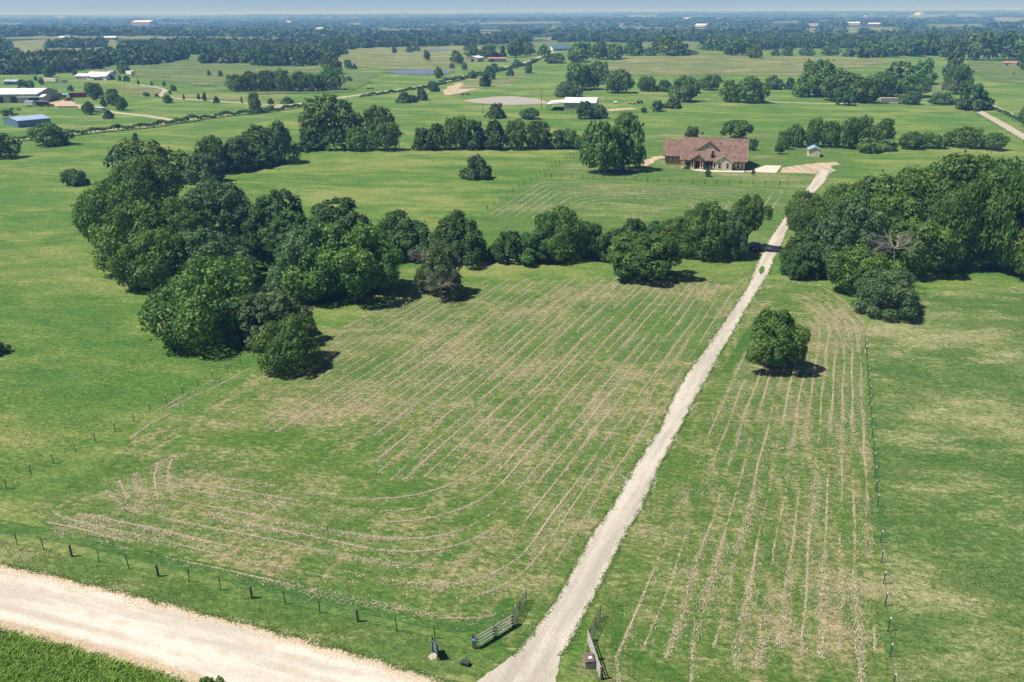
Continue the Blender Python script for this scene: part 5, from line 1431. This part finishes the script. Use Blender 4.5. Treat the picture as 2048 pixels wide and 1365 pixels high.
fh = building('farmhouse', 'white farmhouse with white metal roof at the western farm', 'house', at(174, 160), at(213, 161), 10, 3.2, 2.6, M_WHITE, M_WHITEMETAL, 'x', doors=((8, 1.2, 2.2),), wins=((3, 1.7, 1, 1.3), (5.5, 1.7, 1, 1.3), (11, 1.7, 1, 1.3), (13.5, 1.7, 1, 1.3)), over=.5, leanto=(5.5, 15.0, 2.6, 2.6))
building('guest_house', 'small white annex with porch beside the white farmhouse', 'house', at(152, 159), at(171, 159.5), 7, 2.6, 1.6, M_GREYMETAL, M_WHITEMETAL, 'x', doors=((2.5, 1, 2),), wins=((5, 1.5, .9, 1),))
building('small_shed', 'tiny grey roofed shed behind the white farmhouse', 'shed', at(216, 150), at(226, 150), 5, 2.2, 1.0, M_GREYMETAL, M_GREYMETAL, 'x')
building('cabin', 'pale metal cabin at the far western edge of the farm', 'cabin', at(9, 170), at(34, 170), 6, 2.4, 1.0, M_BLUEMETAL, M_BLUEROOF, 'x', doors=((4, 1, 2),), wins=((7, 1.5, .8, .8),))
building('grey_barn', 'pale blue grey barn with open door beyond the blue pond', 'barn', at(933, 124), at(955, 124.5), 14, 4.0, 1.6, M_GREYMETAL, M_WHITEMETAL, 'y', doors=((7, 3, 3),), trim=M_BLACK)  # black slab on the solid wall is the doorway's inner shade, put in as colour
building('long_shed', 'long grey shed with partly rusty roof beyond the blue pond', 'shed', at(975, 124.5), at(1012, 124), 9, 3.2, 1.2, M_GREYMETAL, M_RUST, 'x', doors=((5, 3, 2.6),), trim=M_BLACK)
building('dark_barn', 'dark gabled barn behind the long rusty shed', 'barn', at(978, 117), at(1002, 116), 15, 3.6, 3.4, M_DARKTRIM, M_GREYMETAL, 'y')
building('ranch_home', 'white house with blue porch roof beyond the farm road', 'house', at(1106, 102), at(1138, 101), 11, 3.0, 3.0, M_WHITE, M_BLUEMETAL, 'x', wins=((6, 1.6, 1, 1.2), (14, 1.6, 1, 1.2)), leanto=(0.5, 20, 3, 2.5))
building('stone_home', 'wide rose brick house on the far hill pasture', 'house', at(1102, 81), at(1138, 80), 14, 3.2, 2.6, M_PINKSTONE, M_GREYROOF, 'x', wins=((8, 1.7, 2, 1.5), (18, 1.7, 2, 1.5), (27, 1.7, 2, 1.5)))
building('collapsed_shed', 'small rusty roofed shed by the eastern meadow trees', 'shed', at(2004, 132), at(2034, 133), 9, 2.6, 1.2, M_GREYMETAL, M_RUST, 'x', doors=((4, 2, 2),))
# far buildings
FARB = [
    ('white barn with low roof on the pale western field', 118, 80, 143, 'x', M_WHITE, M_WHITEMETAL),
    ('long pale shed beside the wood on the pale western field', 208, 80, 232, 'x', M_GREYMETAL, M_WHITEMETAL),
    ('bright white farm block on the far western plain', 264, 51, 300, 'x', M_PINKSTONE, M_WHITEMETAL),
    ('small white roof on the western horizon', 120, 37, 131, 'x', M_WHITE, M_WHITEMETAL),
    ('white roof on the far plain above the long wood', 572, 46, 584, 'x', M_WHITE, M_WHITEMETAL),
    ('white house in the trees beyond the long wood', 632, 60, 647, 'x', M_WHITE, M_WHITEMETAL),
    ('tall white house on the plain past the blue pond', 798, 60, 806, 'y', M_WHITE, M_GREYROOF),
    ('red roofed house in the trees above the blue pond', 880, 79, 900, 'x', M_WHITE, M_RUST),
    ('white farm building on the plain above the stone house', 1365, 40, 1382, 'x', M_WHITE, M_WHITEMETAL),
    ('cluster house with white gables on the eastern plain', 1390, 54, 1412, 'x', M_WHITE, M_WHITEMETAL),
    ('pale blue roofed house on the eastern plain', 1428, 41, 1440, 'x', M_WHITE, M_BLUEROOF),
    ('grey roofed farm on the eastern plain', 1616, 52, 1636, 'x', M_WHITE, M_GREYROOF),
    ('long white shed on the eastern plain', 1692, 51, 1720, 'x', M_WHITE, M_WHITEMETAL),
    ('big red sided barn with white roof on the eastern plain', 1736, 52, 1760, 'x', M_BRICK, M_WHITEMETAL),
    ('low white house among eastern trees', 1786, 72, 1800, 'x', M_WHITE, M_WHITEMETAL),
    ('cream house among eastern trees', 1824, 70, 1842, 'x', M_CREAM, M_WHITEMETAL),
    ('long blue grey shed behind the eastern treeline', 1930, 70, 1954, 'x', M_BLUEMETAL, M_BLUEROOF),
    ('large pale blue metal barn behind the eastern treeline', 1964, 71, 1997, 'x', M_GREYMETAL, M_BLUEROOF),
    ('tiny white house near the eastern horizon', 1726, 33, 1733, 'x', M_WHITE, M_WHITEMETAL),
    ('pale house near the eastern horizon ridge', 1828, 31, 1840, 'x', M_WHITE, M_WHITEMETAL),
    ('white shed on the plain above the hill crest', 1178, 36, 1186, 'x', M_WHITE, M_WHITEMETAL),
    ('small white dwelling in the dark cedar wood', 1672, 84, 1682, 'x', M_WHITE, M_WHITEMETAL),
]
for lab, u0, v, u1, rd, wm, rm in FARB:
    a, b = at(u0, v), at(u1, v)
    # keep them clear of the tree tops before them
    L = (b - a).length; sc_ = max(1.0, L / 22)
    building('far_building', lab, 'building', a, b, max(8, L * .5), 4.0 * sc_ ** .8, 2.0 * sc_ ** .8, wm, rm, rd, group='buildings on the far plain')

# ------------------------------------------------------------------ vehicles and farm gear
def wheel(root, x, y, r, w_=0.24):
    t = MB().tube((x, y - w_ / 2, r), (x, y + w_ / 2, r), r, None, 14).build('wheel', M_RUBBER, root)
    s_ = -1 if y < 0 else 1
    MB().tube((x, y + s_ * (w_ / 2 - .02), r), (x, y + s_ * (w_ / 2 + .015), r), r * .6, r * .55, 10).build('rim', M_HUB, t)

def car(name, label, cat, loc, rz, paint, L=4.7, W=1.85, Hh=1.72, pickup=False):
    root = thing(name, label, cat, loc, rz)
    h = L / 2
    if pickup: prof = [(-h, .45), (h, .45), (h, .95), (h * .5, 1.08), (h * .2, 1.75), (-h * .18, 1.80), (-h * .26, 1.1), (-h, 1.08)]
    else: prof = [(-h, .42), (h, .42), (h * 1.0, .85), (h * .86, 1.02), (h * .48, 1.12), (h * .14, Hh - .04), (-h * .30, Hh), (-h * .82, Hh - .10), (-h * .98, 1.1), (-h, .8)]
    MB().prism(prof, 'y', -W / 2, W / 2).build('body', paint, root, bevel=.09)
    if pickup:
        MB().span((-h + .1, -W / 2 + .15, 1.0), (-h * .30, W / 2 - .15, 1.10)).build('bed', M_BLACK, root)
        gl = [(-.0, 1.25, h * .40), ]
        MB().prism([(h * .49, 1.14), (h * .24, 1.70), (h * .27, 1.71), (h * .53, 1.14)], 'y', -W / 2 + .14, W / 2 - .14).build('windscreen', M_GLASS, root)
        for s_ in (-1, 1): MB().box((h * .12, s_ * (W / 2 + .005), 1.42), (h * .42, .03, .40)).build('side_window', M_GLASS, root)
    else:
        MB().prism([(h * .49, 1.16), (h * .17, Hh - .08), (h * .21, Hh - .06), (h * .54, 1.16)], 'y', -W / 2 + .16, W / 2 - .16).build('windscreen', M_GLASS, root)
        MB().prism([(-h * .955, 1.16), (-h * .84, Hh - .14), (-h * .88, Hh - .14), (-h * .995, 1.16)], 'y', -W / 2 + .18, W / 2 - .18).build('rear_window', M_GLASS, root)
        for s_ in (-1, 1):
            for x in (h * .10, -h * .45): MB().box((x, s_ * (W / 2 + .004), 1.36), (h * .44, .03, .40)).build('side_window', M_GLASS, root)
    for s_ in (-1, 1):
        MB().box((h + .005, s_ * (W / 2 - .28), .78), (.06, .38, .16)).build('headlight', M_LAMP, root)
        MB().box((-h - .0, s_ * (W / 2 - .18), .95), (.06, .22, .26)).build('tail_light', M_RED, root)
        for x in (h * .62, -h * .60): wheel(root, x, s_ * (W / 2 - .10), .37)
    MB().box((h + .02, 0, .52), (.12, W - .2, .2)).build('bumper', M_BLACK, root); MB().box((-h - .02, 0, .55), (.12, W - .2, .22)).build('bumper', M_BLACK, root)
    MB().box((-h - .02, 0, .85), (.04, .42, .14)).build('number_plate', M_WHITE, root)
    return root
car('parked_suv', 'dark navy car parked in the shade under the driveway oak', 'car', at(1509, 500), R_(66), M_NAVY)
car('pickup_truck', 'white pickup truck parked by the big workshop', 'truck', at(16, 206), R_(10), M_WHITE, 5.6, 2.0, 1.8, True)
car('farm_truck', 'dark brown farm vehicle between the two red containers', 'truck', at(138, 202), R_(70), plain('dark_brown_paint', (.06, .03, .025)), 5.4, 2.1, 1.9, True)

def trailer(label, a, b, hgt, wdt, body, roofm, axles=2, name='stock_trailer', slats=True):
    d = b - a; L = d.length
    root = thing(name, label, 'trailer', a, math.atan2(d.y, d.x))
    MB().span((0, 0, .65), (L, wdt, .65 + hgt)).build('body', body, root, bevel=.06)
    MB().span((-.05, -.05, .66 + hgt), (L + .05, wdt + .05, .76 + hgt)).build('roof', roofm, root)
    if slats:
        for i in range(4): MB().box((L / 2, -.03, 1.05 + i * hgt * .21), (L * .96, .05, .12)).build('slat', M_GREYMETAL, root)
    for i in range(axles):
        for y in (.0, wdt): wheel(root, L * .35 + i * .95, y, .38)
    MB().box((-.8, wdt / 2, .55), (1.9, .12, .12)).build('tow_bar', M_STEEL, root)
    return root
trailer('long white stock trailer with orange top edge under the wood', at(1759.5, 208), at(1796, 208), 2.4, 2.3, plain('stock_trailer_white', (.72, .66, .60)), plain('cream_trailer_top', (.70, .52, .34)))
trailer('white enclosed box trailer in front of the workshop sheds', at(50, 214), at(66, 214), 2.3, 2.4, M_WHITE, M_WHITE, name='box_trailer', slats=False)
trailer('dark open sided trailer beside the white box trailer', at(72, 214), at(95, 214), 2.2, 2.4, M_BLACK, M_GREYMETAL, name='cargo_trailer', slats=False)
trailer('silver stock trailer behind the forked yard tree', at(182, 225), at(206, 226), 1.9, 2.3, M_GREYMETAL, M_WHITEMETAL, name='cattle_trailer')
trailer('cream caravan in the saplings before the white farmhouse', at(86, 165), at(112, 166), 2.3, 2.4, M_CREAM, M_WHITE, 1, name='caravan', slats=False)
trailer('white camper parked beside the far tree of the farmhouse yard', at(252, 150), at(263, 151.5), 2.4, 2.4, M_WHITE, M_WHITE, 1, name='camper', slats=False)
trailer('second white camper at the end of the farmhouse yard', at(263, 149.5), at(272, 148.5), 2.3, 2.4, M_WHITE, M_WHITE, 1, name='camper', slats=False)
trailer('grey utility trailer between caravan and annex', at(122, 166.5), at(133, 166.5), 1.6, 2.2, M_GREYMETAL, M_GREYMETAL, 1, name='utility_trailer', slats=False)
trailer('small white water tank trailer before the red container', at(108, 197.5), at(116, 197.5), 1.5, 2.0, M_WHITE, M_WHITE, 1, name='tank_trailer', slats=False)

def tractor(label, loc, rz, paint):
    root = thing('tractor', label, 'tractor', loc, rz)
    MB().prism([(-.6, .7), (1.9, .75), (1.9, 1.45), (.3, 1.55), (-.6, 1.2)], 'y', -.38, .38).build('engine_hood', paint, root, bevel=.05)
    MB().span((-1.0, -.6, 1.0), (.2, .6, 1.2)).build('platform', M_BLACK, root)
    for x in (-.95, .15):
        for y in (-.55, .55): MB().box((x, y, 1.75), (.08, .08, 1.2)).build('cab_post', M_BLACK, root)
    MB().box((-.4, 0, 2.38), (1.4, 1.3, .1)).build('canopy', paint, root)
    MB().box((-.5, 0, 1.35), (.5, .5, .3)).build('seat', M_BLACK, root)
    MB().tube((1.2, .2, 1.4), (1.2, .2, 2.1), .05).build('exhaust', M_STEEL, root)
    for y in (-.75, .75): wheel(root, -.7, y, .78, .38); wheel(root, 1.5, y * .85, .45, .26)
    return root
tractor('orange tractor beside the dark trailer in the farmyard', at(101, 214), R_(20), M_ORANGE)
tractor('dark green tractor hitched to the yellow implement behind the barn', at(1279, 208), R_(0), plain('dark_green_paint', (.02, .06, .03)))
imp = thing('hay_wagon', 'faded yellow hay wagon on the fence line behind the barn', 'wagon', at(1258, 209), 0)
MB().span((0, 0, .8), (3.9, 2.2, 1.0)).build('deck', M_YELLOW, imp)
for x in (.1, 1.3, 2.5, 3.8): MB().box((x, .05, 1.5), (.1, .1, 1.1)).build('stake', M_YELLOW, imp)
MB().span((0, .0, 1.6), (3.9, .12, 1.8)).build('side_rail', M_YELLOW, imp)
for x in (.7, 3.2):
    for y in (.1, 2.1): wheel(imp, x, y, .4)
tk = thing('water_tank', 'small white water tank beside a shrub behind the barn', 'tank', at(1231, 208), 0)
MB().tube((-.9, 0, .8), (.9, 0, .8), .62, None, 14).build('barrel', M_WHITE, tk); MB().box((-.6, 0, .2), (.2, 1, .45)).build('cradle', M_STEEL, tk); MB().box((.6, 0, .2), (.2, 1, .45)).build('cradle', M_STEEL, tk)
tp = thing('tarp_cover', 'teal tarpaulin canopy between the red containers', 'canopy', at(126, 197), 0)
MB().prism([(-1.6, 2.3), (0, 3.0), (1.6, 2.3), (1.6, 2.2), (0, 2.9), (-1.6, 2.2)], 'x', 0, 4).build('sheet', M_TEAL, tp)
for x in (.1, 3.9):
    for y in (-1.5, 1.5): MB().box((x, y, 1.1), (.1, .1, 2.3)).build('leg', M_STEEL, tp)
sw = thing('stone_wall', 'low rose coloured stone wall below the red container yard', 'wall', at(118, 216), R_(-3))
m = MB()
for i in range(12): m.box((i * .95, (i % 3) * .08, .4 + .05 * (i % 2)), (1.0, .7, .9))
m.build('rubble', M_PINKSTONE, sw)

# utility poles
def pole(label, u, vb, ut, vt, arm=True):
    p = at(u, vb); h = height_to(ut, vt, p)
    root = thing('utility_pole', label, 'pole', p, 0, 'utility poles')
    MB().tube((0, 0, -.2), (0, 0, h), .17, .11, 8).build('shaft', M_POST, root)
    if arm: MB().box((0, 0, h - .5), (2.2, .12, .12)).build('crossarm', M_POST, root)
    for x in ((-1, 0, 1) if arm else (0,)): MB().tube((x, 0, h - .44), (x, 0, h - .2), .05, .04, 6).build('insulator', M_GREYMETAL, root)
    return p, h
P1 = pole('utility pole at the end of the western tree band', 799, 305.5, 794.5, 249)
P2 = pole('utility pole beyond the hedgerow near the pond dam', 966, 230, 966, 207)
P3 = pole('utility pole beside the muddy pond and barn', 1083, 219, 1082, 181)
P4 = pole('left one of two utility poles on the pale hill', 1566, 124, 1566, 107)
P5 = pole('nearer of two utility poles on the pale hill', 1606.5, 142, 1607, 117)
P6 = pole('utility pole above the shed row near the fence', 1212, 205, 1212, 194, False)
def span_wire(label, A, B, sag, dz=.2):
    (a, ha), (b, hb) = A, B
    m = MB(); n = 10; q = []
    for i in range(n + 1):
        t = i / n; c = a.lerp(b, t); q.append(Vector((c.x, c.y, a.z * (1 - t) + b.z * t + ha * (1 - t) + hb * t - dz - sag * 4 * t * (1 - t))))
    for s_, e_ in zip(q, q[1:]): m.tube(s_, e_, .018, None, 3, False)
    tag(m.build('power_line', M_WIRE), label, 'power line')
eastpole = (at(1400, 296), 10.0)
span_wire('power line from the western pole past the hedgerow toward the house', P1, (at(1372, 290), 8.0), 1.0)
span_wire('power line from the western pole to the pole near the dam', P1, P2, 1.2)
span_wire('power line from the dam pole to the barn pole', P2, P3, 1.0)

# ------------------------------------------------------------------ animals
def animal_mesh(name, mat, horse=False):
    me = bpy.data.meshes.new(name)
    lift = .25 if horse else 0
    V = [(0, 0, 1.1 + lift), (-.7, 0, 1.12 + lift), (.65, 0, 1.15 + lift), (1.0, 0, 1.3 + lift * 2), (1.35, 0, 1.15 + lift * 2.4), (1.6, 0, .95 + lift * 2.2), (-.98, 0, 1.1 + lift), (-1.08, 0, .6)]
    Ed = [(0, 1), (0, 2), (2, 3), (3, 4), (4, 5), (1, 6), (6, 7)]
    rad = [.42, .38, .36, .22, .16, .10, .07, .03]
    for x in (-.72, .58):
        root_i = 1 if x < 0 else 2
        for y in (-.22, .22):
            i = len(V)
            V += [(x, y, .85 + lift), (x + (-.08 if x < 0 else .02), y, .45 + lift * .5), (x, y, .04)]
            rad += [.15, .075, .07]; Ed += [(root_i, i), (i, i + 1), (i + 1, i + 2)]
    me.from_pydata(V, Ed, [])
    o = bpy.data.objects.new(name, me); COL.objects.link(o)
    md = o.modifiers.new('skin', 'SKIN'); sv = me.skin_vertices[0].data
    for i, r0 in enumerate(rad): sv[i].radius = (r0 * (.75 if horse and i < 3 else .85), r0)
    sv[0].use_root = True
    o.modifiers.new('sub', 'SUBSURF').levels = 1; o.modifiers['sub'].render_levels = 1
    dg = bpy.context.evaluated_depsgraph_get()
    out = bpy.data.meshes.new_from_object(o.evaluated_get(dg))
    bpy.data.objects.remove(o); out.name = name
    out.materials.clear(); out.materials.append(mat)
    return out
COWM, HORM = animal_mesh('cow', M_COW), animal_mesh('horse', M_HORSE, True)
for i, (u, v, rz, lab) in enumerate([
    (20, 233, 10, 'black cow by the bush above the blue shed, furthest west'), (27, 234, 170, 'black cow by the bush above the blue shed, middle one'), (33, 233, 20, 'black cow by the bush above the blue shed, furthest east'),
    (24, 222, 0, 'black cow behind the round bush of the paddock'), (39, 223, 185, 'black cow alone in the paddock below the workshop'), (190, 203, 10, 'black cow in the paddock beside the pair of yard trees'), (12, 236, 20, 'black cow at the corner of the blue shed'),
    (737, 181, 0, 'black cow in the field above the farm road, western one'), (745, 180, 160, 'black cow in the field above the farm road, eastern one'), (925, 193, 5, 'black cow at the muddy pond edge, western one'), (936, 192, 170, 'black cow at the muddy pond edge, eastern one')]):
    o = link('cow', COWM, None, at(u, v), R_(rz)); tag(o, lab, 'cow', 'black cattle')
for u, v, rz, lab in [(1948, 147, 200, 'brown horse in the eastern meadow nearer the wood'), (2026, 150, 30, 'brown horse in the eastern meadow further out')]:
    o = link('horse', HORM, None, at(u, v), R_(rz)); tag(o, lab, 'horse', 'horses')
for u, v, lab in [(816, 204, 'pale calf resting under the paired bushes, western one'), (838, 202, 'pale calf resting under the paired bushes, eastern one')]:
    pass

# ------------------------------------------------------------------ haze
hz = MB(); hz.span((-19700, -75, -14), (19700, 22700, 96))
me = hz.mesh('haze', bpy.data.materials.new('haze_air'))
hm = me.materials[0]; hm.use_nodes = True
nt = hm.node_tree; nt.nodes.remove(nt.nodes['Principled BSDF'])
pv = nt.nodes.new('ShaderNodeVolumePrincipled')
pv.inputs['Color'].default_value = (0.20, 0.47, 1.0, 1)
pv.inputs['Density'].default_value = 0.00024
pv.inputs['Absorption Color'].default_value = (1, 1, 1, 1)
pv.inputs['Anisotropy'].default_value = 0.0
nt.links.new(pv.outputs[0], nt.nodes['Material Output'].inputs['Volume'])
tag(link('haze', me), 'thin blue summer haze over the plain', 'haze', kind='stuff')
